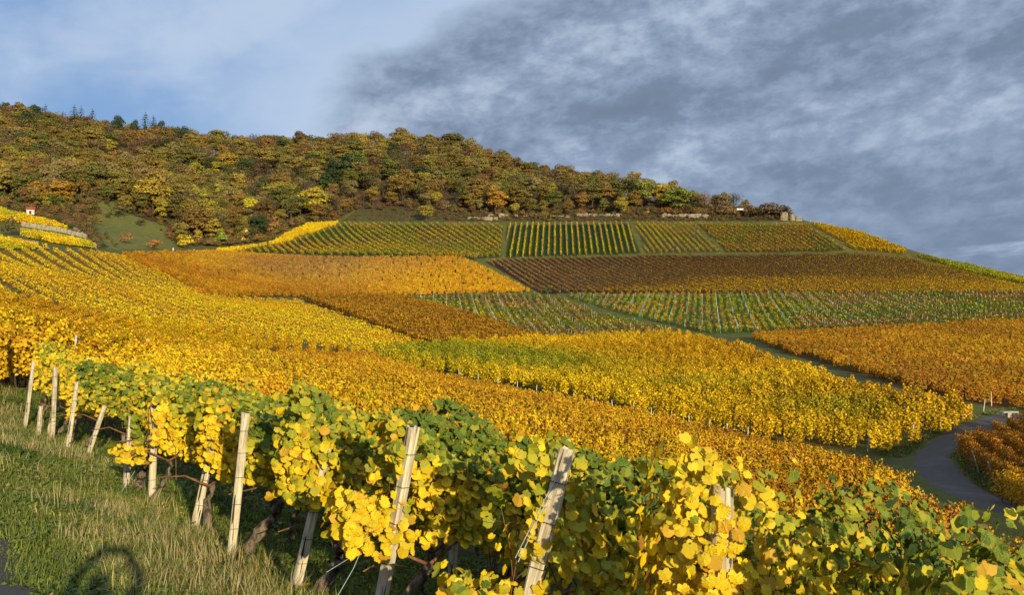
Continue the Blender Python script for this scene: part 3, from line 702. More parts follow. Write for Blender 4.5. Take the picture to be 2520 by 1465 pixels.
row_field('U4', (1770, 556), (1870, 608), 3.0, pal_U4, 'in the upper right plot below the rock head', 'vine rows of the upper right plot', 40, 15, .36, hs=.9, w=.13)
row_field('B', (1500, 650), (1620, 698), 3.3, pal_B, 'in the broad dark brown plot', 'vine rows of the brown plot', 90, 17, .34, hs=.78, w=.11)
row_field('Y2', (60, 640), (256, 718), 4.1, pal_Y2, 'in the yellow plot on the left slope', 'vine rows of the yellow left slope', 62, 30, .28, hs=.78, w=.17)

# ------------------------------------------------------------------ the wooded hill
def tree_crown(seed, H=15, W=4.4, nl=22, per=80, size=.62, dens=1.0, lo=.16, seg=None):
    r = np.random.default_rng(seed); b = Buf(); cz = H * (lo + 1) / 2; hz_ = H * (1 - lo) / 2
    for k in range(nl):
        d = r.normal(size=3); d /= np.linalg.norm(d); d *= r.random() ** .4
        ctr = np.array([d[0] * W * .74, d[1] * W * .74, cz + d[2] * hz_ * .76]); lr = r.uniform(1.25, 2.25) * W / 4.4
        m = int(per * dens); q = r.normal(size=(m, 3)); q[:, 2] = np.abs(q[:, 2]) * .8 + q[:, 2] * .35; q /= np.linalg.norm(q, axis=1, keepdims=True)
        Pp = ctr + q * lr * r.uniform(.75, 1.08, (m, 1)) * (1, 1, .95)
        v = r.uniform(.75, 1.25, (m, 1)) * r.uniform(.86, 1.14); c = v * np.array([1, 1, 1]) * np.stack([r.uniform(.92, 1.1, m), r.uniform(.9, 1.08, m), np.ones(m)], 1)
        cards(b, Pp, q + r.normal(0, .35, (m, 3)), size * r.uniform(.6, 1.2, m), c)
    return b
def tree_trunk(seed, H=15, W=4.4, bare=False):
    r = np.random.default_rng(seed + 500); b = Buf(); x, y = r.uniform(-.3, .3, 2)
    top_ = np.array([x * 3, y * 3, H * (.88 if bare else .7)])
    tube(b, [(0, 0, -.8), (x, y, H * .25), (x * 2, y * 1.5, H * .48), top_], [.30, .24, .17, .05], 6)
    for k in range(16 if bare else 7):
        f = r.uniform(.28, .85); st = np.array([x * 2 * f, y * 2 * f, H * .75 * f]); a = r.uniform(0, 6.28); L = W * r.uniform(.5, .95)
        e_ = st + np.array([math.cos(a) * L, math.sin(a) * L, L * r.uniform(.5, 1.2)]); m_ = (st + e_) / 2 + (0, 0, -.25)
        tube(b, [st, m_, e_], [.11, .07, .025], 4)
        if bare:
            for q in range(3):
                e2 = m_ + (e_ - m_) * r.random() + r.normal(0, .9, 3) + (0, 0, .8); tube(b, [m_ + (e_ - m_) * r.random() * .5, e2], [.04, .015], 3, cap=False)
    return b
def conifer_crown(seed, H=16):
    r = np.random.default_rng(seed); b = Buf()
    for k in range(17):
        f = k / 16; z = H * (.12 + .88 * f); R_ = (1 - f) ** .5 * H * .24 * r.uniform(.7, 1.2) + .12
        for a in np.arange(0, 6.28, 6.28 / max(5, int(11 * (1 - f) + 4))):
            a += r.uniform(-.3, .3); m = 5; t = np.linspace(.2, 1, m)[:, None]
            Pp = np.array([math.cos(a), math.sin(a), -.28]) * R_ * t + (0, 0, z); Nn = np.tile([math.cos(a) * .5, math.sin(a) * .5, 1], (m, 1)) + r.normal(0, .3, (m, 3))
            cards(b, Pp, Nn, .75 * (1 - .4 * f), np.full((m, 3), 1.) * r.uniform(.7, 1.25, (m, 1)))
    return b
def joined(crown, trunk, name):
    b = Buf(); me = None
    for src, mi in ((crown, 0), (trunk, 1)):
        off = b.nv
        for v, l, n, c, m in zip(src.v, src.l, src.n, src.c, src.m):
            b.v.append(v); b.l.append(l + off); b.n.append(n); b.c.append(c); b.m.append(m * 0 + mi)
        b.nv += src.nv
    return b.mesh(name, [M_TREE, M_BARK])
SPEC = []   # (crown, trunk, kind)
for i in range(7): SPEC.append((tree_crown(100 + i, W=4.1 + .2 * i, nl=27 + 2 * (i % 3)), tree_trunk(100 + i), 'leafy'))
for i in range(2): SPEC.append((tree_crown(120 + i, dens=.36, size=.45), tree_trunk(120 + i, bare=True), 'thin'))
SPEC.append((tree_crown(130, dens=.18, size=.34), tree_trunk(130, bare=True), 'bare'))
CR = [s[0].mesh('crown', [M_TREE]) for s in SPEC]; TR = [s[1].mesh('trunk', [M_BARK]) for s in SPEC]; TJ = [joined(s[0], s[1], 'wood_tree') for s in SPEC]
CON = [conifer_crown(150 + i) for i in range(3)]; con_t = Buf(); tube(con_t, [(0, 0, -1), (0, 0, 8), (0, 0, 15.6)], [.28, .18, .04], 6)
CONC = [c.mesh('crown', [M_TREE]) for c in CON]; CONT = con_t.mesh('trunk', [M_BARK]); CONJ = [joined(c, con_t, 'wood_conifer') for c in CON]
def shrub_b(seed): return tree_crown(seed, H=3.0, W=2.3, nl=9, per=44, size=.36, lo=.0)
SH = [shrub_b(160 + i) for i in range(4)]; SHM = [s.mesh('shrub', [M_TREE]) for s in SH]
st_b = Buf()
for a in range(5): tube(st_b, [(0, 0, -.3), (.5 * math.cos(a * 1.3), .5 * math.sin(a * 1.3), 1.6)], [.07, .03], 4)
SHT = st_b.mesh('stem', [M_BARK])

TP = {'olive green': (.16, .145, .032), 'golden olive': (.26, .19, .038), 'orange brown': (.25, .155, .038), 'russet': (.19, .10, .040), 'dark green': (.065, .085, .028), 'yellow': (.36, .29, .035), 'grey brown': (.155, .115, .055), 'tan': (.255, .185, .062)}
TN = list(TP)
sp_ = 8.6; gx, gy = np.meshgrid(np.arange(-700, 260, sp_), np.arange(330, 700, sp_)); gx = gx + (np.arange(gx.shape[0])[:, None] % 2) * sp_ / 2
gx = (gx + rng.uniform(-2.6, 2.6, gx.shape)).ravel(); gy = (gy + rng.uniform(-2.6, 2.6, gy.shape)).ravel()
ok = inpoly(gx, gy, POL['wood']) & (np.abs(gx / gy) < .95); gx = gx[ok]; gy = gy[ok]; gz = hz(gx, gy); ntree = len(gx)
uu = W2 + F * gx / gy
big_ = fnoise(gx, gy, 60, 40); sm_ = rng.random(ntree); greenish = np.exp(-(((uu - 700) / 140) ** 2)) * np.exp(-(((gy - 560) / 45) ** 2))
kind_i = np.empty(ntree, int)
wts = {'olive green': .14 + .10 * big_, 'golden olive': .26 + .1 * (1 - big_), 'orange brown': .13 + .10 * (uu > 1000), 'russet': .05 + .05 * (gy > 570), 'dark green': .035 + .34 * greenish, 'yellow': .03 + .07 * (gy < 470) * (uu < 850), 'grey brown': .17 + .08 * (gy > 590), 'tan': .12 + .08 * (uu > 1100)}
Wm = np.stack([wts[k] * np.ones(ntree) for k in TN], 1); Wm = np.cumsum(Wm / Wm.sum(1, keepdims=True), 1); kind_i = np.minimum((sm_[:, None] > Wm).sum(1), 7)
tt = np.array([TP[k] for k in TN])[kind_i] * rng.normal(1, .12, (ntree, 1)) * np.stack([rng.normal(1, .05, ntree), rng.normal(1, .06, ntree), np.ones(ntree)], 1)
pk = rng.integers(0, 7, ntree); pk = np.where(kind_i == 6, rng.integers(7, 10, ntree), pk); pk = np.where((rng.random(ntree) < .20) & (kind_i != 4) & (kind_i != 5), rng.integers(7, 10, ntree), pk)
hs_ = rng.normal(.96, .16, ntree).clip(.6, 1.35) * np.where(uu > 1200, np.clip(1 - (uu - 1500) / 900, .55, 1) * .93, 1.0) * np.where(gy < 400, .8, 1)
foot_dist = np.full(ntree, 1e9); fw = np.array(foot_w)
for a_, b_ in zip(fw[:-1], fw[1:]):
    t_ = np.clip(((gx - a_[0]) * (b_ - a_)[0] + (gy - a_[1]) * (b_ - a_)[1]) / ((b_ - a_) @ (b_ - a_)), 0, 1); foot_dist = np.minimum(foot_dist, np.hypot(gx - a_[0] - t_ * (b_ - a_)[0], gy - a_[1] - t_ * (b_ - a_)[1]))
hs_ = hs_ * np.where(foot_dist < 6, .72, 1)
order = np.argsort(gy + foot_dist * .7); order = np.r_[order[np.abs(gx / gy)[order] < .60], order[np.abs(gx / gy)[order] >= .60]]; sel = order[:270]; rest = order[270:]
rz = rng.uniform(0, 6.28, ntree); ws_ = hs_ * rng.normal(1.28, .17, ntree)
scatter('forest', np.stack([gx, gy, gz], 1)[rest], np.stack([rz * 0, rz * 0, rz], 1)[rest], np.stack([ws_, ws_, hs_], 1)[rest], np.clip(tt, .01, 1)[rest], pk[rest], TJ, 'dense autumn wood of mixed trees covering the hill up to the skyline')
LAND = [(-1e9, 'above the hut'), (215, 'above the meadow'), (430, 'right of the meadow'), (640, 'above the yellow strip'), (850, 'above the bare scrub'), (1080, 'above the diagonal rows'),
        (1250, 'above the first ledges'), (1400, 'above the upright rows'), (1550, 'above the tan plot'), (1700, 'near the rock head')]
def place_name(u):
    s_ = ''
    for a, b_ in LAND:
        if u >= a: s_ = b_
    return s_
def tree_thing(x, y, z, pki, kname, tint, w, h, rot, label, group='trees of the wood edge', cat='tree', name='forest_tree', crowns=CR, trunks=TR):
    r_ = link(name, None, None, (x, y, z)); r_.rotation_euler.z = rot; r_.scale = (w, w, h); tag(r_, label, cat, group)
    c = link('crown', crowns[pki], r_); tag(c, tint=tint); link('trunk', trunks[pki] if isinstance(trunks, list) else trunks, r_); return r_
buckets = {}
for i in sel:
    band = 'wood edge' if foot_dist[i] < 12 else 'second line' if foot_dist[i] < 24 else 'inner wood'
    buckets.setdefault((TN[kind_i[i]], pk[i] >= 7, band, place_name(uu[i])), []).append(i)
for (kn, thin, band, pl), ids in buckets.items():
    ids = sorted(ids, key=lambda i: uu[i])
    for q, i in enumerate(ids):
        w_ = ('thin ' if thin else 'full ') + kn + ' tree'
        lab = (ordinal(q + 1) + ' ' + w_ + ' from the left, ' if len(ids) > 1 else w_ + ', ') + band + ' ' + pl
        tree_thing(gx[i], gy[i], gz[i], int(pk[i]), kn, np.clip(tt[i], .01, 1), ws_[i], hs_[i], rz[i], lab)

# conifers and single trees along the skyline
for u, vt, lab, ci in [(14, 247, 'dark conifer at the far left end of the skyline', 0), (54, 248, 'dark conifer on the skyline, second from the left end', 1), (88, 252, 'dark conifer on the skyline beside a bare spruce', 2), (112, 256, 'thin spruce on the skyline between two gaps', 0),
                       (183, 258, 'slim ragged spruce rising from the reddish crowns on the skyline', 1), (200, 262, 'pale thin spruce beside the slim ragged one', 2), (228, 268, 'small dark spruce tip on the skyline', 0),
                       (291, 279, 'broad blue green pine standing above the skyline', 1), (331, 290, 'narrow dark pine right of the broad pine', 2), (358, 277, 'pointed spruce, highest of the middle skyline group', 0), (378, 284, 'thin spruce right of the pointed spruce', 1), (392, 292, 'dark pine closing the skyline group', 2), (448, 304, 'rounded dark pine low on the skyline', 1)]:
    Yd = 622.0; d = ray(u, vt); p = EYE + d * (Yd / d[1]); z0 = float(hz(p[0], Yd)); h_ = max(9.0, p[2] - z0)
    wd = {291: 1.35, 14: 1.3, 54: 1.2, 331: 1.0, 392: 1.4, 448: 1.5, 88: 1.2}.get(u, .8)
    if u in (14, 54, 291, 331, 392, 448, 88):
        tree_thing(p[0], Yd, z0, {14: 0, 54: 4, 88: 1, 291: 2, 331: 5, 392: 3, 448: 6}[u], '', (.05, .075, .035), wd * .80, h_ / 15.2, u * 1.0, lab, 'conifers on the skyline', 'conifer', 'conifer'); continue
    tree_thing(p[0], Yd, z0, ci, '', (.055, .085, .045) if u not in (112, 200, 378) else (.12, .13, .08), h_ / 16 * wd * 1.25, h_ / 16, ci * 1.1, lab, 'conifers on the skyline', 'conifer', 'conifer', CONC, CONT)
for u, vt, vb, wpx, pi_, kn, lab in [
    (1805, 466, 514, 52, 8, (.15, .12, .04), 'lone round brown tree above the white railing'), (1580, 432, 520, 62, 2, (.26, .25, .05), 'tall pale green tree standing proud of the right treeline'),
    (1665, 450, 528, 76, 4, (.20, .22, .035), 'broad green tree left of the lone round tree'), (1628, 446, 522, 50, 1, (.50, .36, .05), 'golden tree between two green trees on the right treeline'), (1735, 462, 526, 46, 7, (.30, .17, .06), 'bare reddish tree left of the lone round tree'),
    (1220, 455, 532, 60, 3, (.46, .24, .04), 'rounded orange tree directly above the pale rocks'), (1530, 480, 536, 40, 5, (.36, .27, .04), 'small golden tree right of the long pale ledge'), (840, 490, 520, 26, 6, (.46, .30, .06), 'little golden tree at the top of the bright yellow strip'),
    (1048, 500, 548, 44, 2, (.34, .27, .04), 'bushy golden tree at the top edge of the diagonal rows'),
    (90, 440, 515, 70, 0, (.40, .21, .03), 'big orange brown tree left of the steep meadow'), (150, 435, 515, 90, 3, (.42, .23, .03), 'widest orange tree left of the steep meadow'), (30, 400, 470, 90, 5, (.38, .25, .03), 'big olive gold tree at the left edge above the hut'),
    (105, 470, 518, 70, 6, (.13, .16, .03), 'low green tree just above the hut'), (765, 455, 540, 90, 3, (.50, .38, .035), 'big yellow crown above the bright yellow strip'), (620, 480, 560, 60, 1, (.50, .42, .03), 'yellow green tree at the wood foot above the yellow strip'),
    (535, 500, 560, 50, 4, (.50, .32, .03), 'golden tree right of the steep meadow')]:
    Yd = ground_at(u, vb, 0, 100)[1]; d = ray(u, vt); p = EYE + d * (Yd / d[1]); z0 = float(hz(p[0], Yd)); h_ = p[2] - z0; w_ = wpx / F * Yd / 9.4
    tree_thing(p[0], Yd, z0, pi_, '', kn, w_, h_ / 15.5, u * .7, lab, None, 'tree', 'broadleaf_tree')
def shrub_thing(u, vt, vb, wpx, pi_, tint, lab):
    g = ground_at(u, vb, 0, 60); Yd = g[1]; h_ = (vb - vt) / F * Yd; w_ = wpx / F * Yd / 5.0
    r_ = link('shrub', None, None, (g[0], g[1], g[2])); r_.scale = (w_, w_, h_ / 3.0); tag(r_, lab, 'shrub'); c = link('foliage', SHM[pi_], r_); tag(c, tint=tint); link('stem', SHT, r_)
for a in [(455, 580, 612, 48, 0, (.58, .42, .03), 'round yellow bush at the lower end of the meadow'), (378, 590, 614, 50, 1, (.40, .17, .04), 'rust coloured bush at the foot of the meadow'), (598, 556, 600, 38, 2, (.62, .42, .10), 'pale gold bush behind the bright yellow strip'),
          (540, 566, 606, 56, 3, (.22, .27, .04), 'green bush behind the left tip of the yellow strip'), (668, 530, 580, 40, 0, (.30, .15, .05), 'brownish bush above the yellow strip'), (290, 505, 535, 60, 1, (.13, .11, .04), 'dark thicket in the upper meadow'),
          (345, 540, 556, 36, 2, (.10, .08, .035), 'small dark bush in the middle of the meadow'), (22, 535, 582, 66, 3, (.12, .10, .03), 'dark round bush at the left end of the terraces'), (310, 575, 600, 40, 0, (.30, .16, .06), 'reddish low bush at the meadow corner'),
          (1885, 498, 536, 70, 1, (.13, .085, .04), 'wide dark brown bush left of the rock head'), (1922, 504, 536, 56, 2, (.13, .09, .04), 'dark bush growing over the rock head'), (1845, 500, 532, 50, 3, (.22, .12, .05), 'reddish bush below the white railing'), (1775, 494, 530, 60, 0, (.16, .10, .05), 'brown thicket below the lone round tree'),
          (1168, 622, 640, 26, 1, (.30, .22, .03), 'olive bush where the grass track meets the rows'), (1345, 706, 722, 30, 2, (.10, .12, .03), 'low green bush beside the grass track corner'), (1715, 790, 812, 34, 3, (.14, .14, .04), 'low bush at the lower end of the staked plots'),
          (1095, 496, 520, 36, 0, (.22, .14, .06), 'brown bush on top of the bare scrub slope'), (38, 712, 730, 40, 2, (.16, .16, .03), 'dark bush in the yellow slope at the left edge')]: shrub_thing(*a)
# undergrowth: scrub belt and meadow edges
def scatter_shrubs(poly, n, dens_s, tints, lab, smin=.25, smax=.7):
    lo = poly.min(0); hi = poly.max(0); p = rng.uniform(lo, hi, (n * 4, 2)); p = p[inpoly(p[:, 0], p[:, 1], poly)][:n]; n = len(p)
    s = rng.uniform(smin, smax, n); ti = np.array(tints)[rng.integers(0, len(tints), n)] * rng.normal(1, .15, (n, 1))
    scatter('undergrowth', np.column_stack([p, hz(p[:, 0], p[:, 1])]), np.stack([s * 0, s * 0, rng.uniform(0, 6, n)], 1), np.stack([s, s, s * rng.uniform(.7, 1.1, n)], 1), np.clip(ti, .01, 1), rng.integers(0, 4, n), SHM, lab)
BT = [(.14, .10, .04), (.20, .13, .05), (.11, .10, .03), (.25, .14, .04), (.16, .08, .04)]
scatter_shrubs(wpoly([(1000, 518), (1500, 524), (1960, 524), (1975, 543), (1240, 546), (1100, 544)], 0), 950, 1, BT, 'brown scrub along the top of the upper vine rows', .22, .6)
scatter_shrubs(wpoly([(860, 520), (1000, 515), (1100, 520), (1100, 545), (850, 543)], 0), 160, 1, BT, 'low scrub on the bare slope', .15, .35)
scatter_shrubs(wpoly([(170, 545), (260, 470), (320, 500), (430, 560), (440, 605), (420, 600), (380, 545), (290, 520), (235, 560), (300, 612), (240, 612)], 0), 230, 1, BT, 'brown bushes round the meadow', .3, .9)
scatter_shrubs(wpoly([(430, 560), (520, 545), (660, 545), (720, 560), (650, 595), (520, 606), (440, 608)], 0), 380, 1, BT + [(.35, .22, .04)], 'mixed bushes at the foot of the wood', .4, 1.1)
scatter_shrubs(wpoly([(-100, 485), (60, 515), (200, 515), (240, 600), (170, 560), (66, 526), (0, 510), (-100, 500)], 0), 330, 1, BT + [(.08, .09, .03)], 'scrub above the terraces', .3, .8)

scatter_shrubs(wpoly([(1640, 508), (1760, 506), (1900, 515), (1950, 524), (1950, 536), (1640, 532)], 0), 260, 1, BT + [(.24, .15, .05)], 'tall brown thicket along the right end of the hilltop', .7, 1.7)
fo = []
for a_, b_ in zip(fw[:-1], fw[1:]):
    for q in range(int(np.linalg.norm(b_ - a_) / .9)): fo.append(a_ + (b_ - a_) * rng.random() + np.array([rng.normal(0, 1.5), rng.uniform(-3, 12)]))
fo = np.array(fo); s = rng.uniform(.4, 1.25, len(fo)); ti = np.array(BT + [(.22, .17, .04), (.12, .13, .035)])[rng.integers(0, 7, len(fo))]
scatter('undergrowth', np.column_stack([fo, hz(fo[:, 0], fo[:, 1])]), np.stack([s * 0, s * 0, rng.uniform(0, 6, len(fo))], 1), np.stack([s, s, s * 1.1], 1), ti, rng.integers(0, 4, len(fo)), SHM, 'thick brown brush along the foot of the wood')

# ------------------------------------------------------------------ rocks, terraces, hut, railing, people, table
def rock(u, v, wpx, hpx, lab, seed, slabs=3):
    g = ground_at(u, v, 0, 300); Yd = g[1]; w = wpx / F * Yd; h = hpx / F * Yd; r = np.random.default_rng(seed); root = link('rock_ledge', None, None, (g[0], g[1], g[2])); tag(root, lab, 'rock')
    n = max(2, int(w / 2.2)); xs = np.linspace(-w / 2, w / 2, n) + r.normal(0, .35, n)
    for q in range(n):
        nu, nv = 18, 11; th = np.linspace(0, 2 * math.pi, nu, endpoint=False); ph = np.linspace(-math.pi / 2, math.pi / 2, nv); V = []
        a = r.uniform(1.2, 2.1); dp_ = r.uniform(1.0, 1.7); hh = h * r.uniform(.55, 1.15) * .62; s1, s2 = r.uniform(0, 50, 2); cut = r.uniform(.45, .8)
        for p_ in ph:
            for t_ in th:
                cx, cy, cz = math.cos(p_) * math.cos(t_), math.cos(p_) * math.sin(t_), math.sin(p_)
                k = 1 / max(abs(cx), abs(cy), abs(cz)) ** cut                               # blocky rather than round
                st = 1 + .16 * (round(cz * k * 3.2 + s1) % 2) * (1 if abs(cz) < .9 else 0)         # strata: alternate beds stand proud
                ns = 1 + .35 * (float(fnoise(cx * 3 + s1, cy * 3 + cz * 4 + s2, 1.0, 70)) - .5)
                V.append((cx * k * a * st * ns, cy * k * dp_ * st * ns, cz * k * hh * ns))
        Fq = [[i * nu + j, i * nu + (j + 1) % nu, (i + 1) * nu + (j + 1) % nu, (i + 1) * nu + j] for i in range(nv - 1) for j in range(nu)]
        b = Buf(); b.add(V, Fq); o = link('stone', b.mesh('stone', [M_ROCK]), root, (xs[q], r.uniform(-.5, .5), h * r.uniform(.05, .35))); o.rotation_euler = (r.normal(0, .1), r.normal(0, .1), r.uniform(-.5, .5))
for i, a in enumerate([(1190, 541, 62, 8, 'low pale rock ledge at the left end of the cliff line'), (1222, 534, 26, 12, 'pale boulder below the rounded orange tree'), (1258, 532, 22, 7, 'small pale ledge right of the boulder'), (1318, 534, 44, 8, 'pale rocks above the middle of the upright rows'),
                       (1380, 535, 30, 6, 'short pale ledge above the upright rows'), (1475, 532, 92, 7, 'longest pale rock ledge above the upright rows'), (1590, 524, 36, 6, 'pale ledge high in the scrub gap'), (1660, 533, 50, 10, 'pale rocks above the tan plot'),
                       (1718, 536, 34, 12, 'blocky outcrop above the dark gap between plots'), (1948, 542, 34, 20, 'jutting rock head at the right end of the hilltop'), (1925, 530, 40, 12, 'flat rock slab behind the jutting rock head')]): rock(*a, seed=900 + i, slabs=2 if a[3] < 12 else 4)

def wall(pts, h, lab, th=.45):
    W_ = np.array([ground_at(u, v, 0, 100)[:2] for u, v in pts]); d = np.r_[0, np.cumsum(np.linalg.norm(np.diff(W_, axis=0), axis=1))]; n = max(2, int(d[-1] / 1.1)); t = np.linspace(0, d[-1], n)
    x = np.interp(t, d, W_[:, 0]); y = np.interp(t, d, W_[:, 1]); z = hz(x, y); r = np.random.default_rng(int(d[-1] * 10)); b = Buf()
    for i in range(n - 1):
        for k in range(5):
            a = np.array([x[i], y[i]]); c = np.array([x[i + 1], y[i + 1]]); e_ = (c - a) / np.linalg.norm(c - a); nn = np.array([-e_[1], e_[0]]); o_ = r.uniform(-.04, .04); sh = (.5 if k % 2 else 0)
            aa = a + e_ * sh * .5 + nn * o_; cc = c + e_ * sh * .5 - e_ * .04 + nn * o_; z0 = min(z[i], z[i + 1]) - .5 + k * (h + .5) / 5; z1 = z0 + (h + .5) / 5 - .03; dz = (z[i + 1] - z[i]) * .5
            v = [(*(aa - nn * th / 2), z0), (*(cc - nn * th / 2), z0), (*(cc + nn * th / 2), z0), (*(aa + nn * th / 2), z0), (*(aa - nn * th / 2), z1), (*(cc - nn * th / 2), z1), (*(cc + nn * th / 2), z1), (*(aa + nn * th / 2), z1)]
            b.add(v, [[0, 3, 2, 1], [4, 5, 6, 7], [0, 1, 5, 4], [1, 2, 6, 5], [2, 3, 7, 6], [3, 0, 4, 7]])
    base = np.array([x[0], y[0], z[0]]); b.v = [q - base for q in b.v]
    r_ = link('terrace_wall', None, None, base); tag(r_, lab, 'stone wall', 'vineyard terrace walls'); o = link('stones', b.mesh('stones', [M_STONE]), r_); o['kind'] = 'stuff'
wall([(52, 556), (95, 563), (150, 571), (212, 586)], 1.5, 'upper terrace wall of pale stone between two strips of yellow vines')
wall([(50, 582), (90, 588), (150, 598), (236, 611)], 1.6, 'middle terrace wall of pale stone, longest of the three')
wall([(48, 596), (93, 603)], 1.1, 'short lowest terrace wall at the left')
wall([(180, 563), (196, 572), (213, 584)], .9, 'short sloping wall end beside the terrace steps')

def hut(u, v):
    g = ground_at(u, v, 0, 100); s_ = g[1] / F; W_ = 24 * s_; root = link('vineyard_hut', None, None, (g[0], g[1], g[2] - .2)); root.rotation_euler.z = R(22); tag(root, 'tiny plastered vineyard hut with a red roof above the yellow terraces', 'hut')
    w = W_ * .36; dp = W_ * .42; h = 13 * s_
    b = Buf(); box(b, (-w, -dp, 0), (w, dp, h)); b.add([(w, -dp, h), (w, dp, h), (w, 0, h * 1.5)], [[0, 1, 2]]); b.add([(-w, -dp, h), (-w, dp, h), (-w, 0, h * 1.5)], [[0, 2, 1]]); link('wall', b.mesh('wall', [M_PLASTER]), root)
    b = Buf(); o = .25; zz = h * 1.5
    for sy in (-1, 1): v_ = [(-w - o, sy * (dp + o), h - .12), (w + o, sy * (dp + o), h - .12), (w + o, 0, zz + .05), (-w - o, 0, zz + .05)]; v2 = [(a, b_, c + .14) for a, b_, c in v_]; b.add(v_ + v2, [[0, 1, 2, 3], [4, 7, 6, 5], [0, 4, 5, 1], [1, 5, 6, 2], [3, 2, 6, 7], [0, 3, 7, 4]])
    link('roof', b.mesh('roof', [M_ROOF]), root)
    b = Buf(); box(b, (-w * .35, -dp - .04, .2), (w * .25, -dp + .05, h * .72)); link('door', b.mesh('door', [M_BARK]), root)
    b = Buf(); box(b, (w - .05, -dp * .3, h * .72), (w + .04, dp * .25, h * 1.12)); link('window', b.mesh('window', [M_DARK]), root)
hut(76, 528)
def railing(u, v):
    g = ground_at(u, v, 0, 300); Yd = 500.; d = ray(u, 517); p = EYE + d * (Yd / d[1]); z0 = float(hz(p[0], Yd)); root = link('railing', None, None, (p[0], Yd, z0)); tag(root, 'white three panel railing at the lookout under the lone tree', 'railing')
    hh = p[2] - z0
    for k in (-1, 0, 1):
        b = Buf(); box(b, (k * 1.35 - .6, -.05, hh), (k * 1.35 + .6, .05, hh + .95)); link('panel', b.mesh('panel', [M_WHITE]), root)
    for k in (-2, -.67, .67, 2):
        b = Buf(); box(b, (k * 1.0 - .05, .06, -.3), (k * 1.0 + .05, .15, hh + .8)); link('post', b.mesh('post', [M_BARK]), root)
railing(1822, 516)
M_SHIRT = solid_mat('pale_shirt', (.75, .75, .76), (.62, .62, .64), 3, .9, bump=0); M_SKIN = solid_mat('skin', (.55, .33, .22), (.48, .28, .19), 3, .7, bump=0); M_JEANS = solid_mat('dark_trousers', (.05, .06, .09), (.04, .045, .07), 3, .9, bump=0)
def skinned(name, joints, edges, radii, mat, parent, sub=1, root_i=0):
    me = bpy.data.meshes.new(name); me.from_pydata(joints, edges, []); me.materials.append(mat); o = link(name, me, parent)
    o.modifiers.new('skin', 'SKIN'); me.skin_vertices or None
    sv = me.skin_vertices[0].data if len(me.skin_vertices) else None
    if sv is None: return o
    for i, r in enumerate(radii): sv[i].radius = (r, r)
    sv[root_i].use_root = True; s_ = o.modifiers.new('sub', 'SUBSURF'); s_.levels = sub; s_.render_levels = sub; return o
def person(x, y, z, rot, lab, group, pose='stand', shirt=M_SHIRT):
    root = link('person', None, None, (x, y, z)); root.rotation_euler.z = rot; tag(root, lab, 'person', group)
    if pose == 'photo':
        hands = [(-.06, .31, 1.86), (.06, .31, 1.86)]; elb = [(-.27, .20, 1.62), (.27, .20, 1.62)]
    else:
        hands = [(-.25, .12, .85), (.25, .16, .88)]; elb = [(-.27, 0, 1.1), (.27, 0, 1.1)]
    J = [(0, 0, .95), (0, 0, 1.15), (0, 0, 1.38), (0, .01, 1.5), (0, .03, 1.60), (0, .03, 1.70), (-.19, 0, 1.41), elb[0], hands[0], (.19, 0, 1.41), elb[1], hands[1],
         (-.10, 0, .88), (-.12, .02, .48), (-.13, 0, .06), (-.13, .16, .03), (.10, 0, .88), (.12, .02, .48), (.13, 0, .06), (.13, .16, .03)]
    E = [(0, 1), (1, 2), (2, 3), (3, 4), (4, 5), (2, 6), (6, 7), (7, 8), (2, 9), (9, 10), (10, 11), (0, 12), (12, 13), (13, 14), (14, 15), (0, 16), (16, 17), (17, 18), (18, 19)]
    Rr = [.15, .14, .15, .06, .10, .085, .07, .05, .042, .07, .05, .042, .10, .07, .045, .045, .10, .07, .045, .045]
    b_ = skinned('body', J, E, Rr, shirt, root, 2 if pose == 'photo' else 1)
    b = Buf(); n = 10
    for k in range(5):
        pass
    return root, b_
try:
    for u, v, lab in [(426, 617, 'person in a pale top standing alone among the orange vines'), (478, 620, 'left person of the pair by the tip of the yellow strip'), (487, 622, 'right person of the pair by the tip of the yellow strip')]:
        g = ground_at(u, v + 5, 0, 100); person(g[0], g[1], g[2] + .25, .5, lab, None)
except Exception as ex: print('person', ex)
def table(u, v):
    g = ground_at(u, v, 0, 40); root = link('stone_table', None, None, g); root.rotation_euler.z = R(12); tag(root, 'pale flat stone slab table at the far end of the farm road', 'table')
    b = Buf(); box(b, (-.95, -.4, .62), (.95, .4, .74)); link('tabletop', b.mesh('tabletop', [M_CONC]), root)
    b = Buf(); box(b, (-.25, -.2, -.2), (.2, .2, .62)); link('leg', b.mesh('leg', [M_CONC]), root)
table(2482, 1030)

# stakes in the two green plots: 280 nearest as things, the rest one mass; end posts of the fields
sb = Buf(); box(sb, (-.032, -.032, -.2), (.032, .032, 1.85)); STK = sb.mesh('stake', [M_STAKE])
allp = []
for key, p0, p1, spc in (('G1L', (1135, 722), (1150, 790), 2.3), ('G1R', (1745, 720), (1750, 800), 2.4)):
    rr2, e_ = field_lines(key, p0, p1, spc * 2, 1.6)
    for r_ in rr2:
        k = int(rng.integers(0, 3)); q = r_[k::3]; q = q[rng.random(len(q)) > .18]; allp += [(x, y, key) for x, y in q]
allp.sort(key=lambda q: q[1]); print('stakes', len(allp))
for i, (x, y, key) in enumerate(allp[:280]):
    o = link('stake', STK, None, (x, y, float(hz(x, y)))); o.rotation_euler = (rng.normal(0, .04), rng.normal(0, .04), 0); o.scale.z = rng.uniform(.85, 1.1)
    tag(o, 'pale vine stake in the %s green plot' % ('left' if key == 'G1L' else 'right'), 'stake', 'pale stakes of the %s green plot' % ('left' if key == 'G1L' else 'right'))
rem = allp[280:]
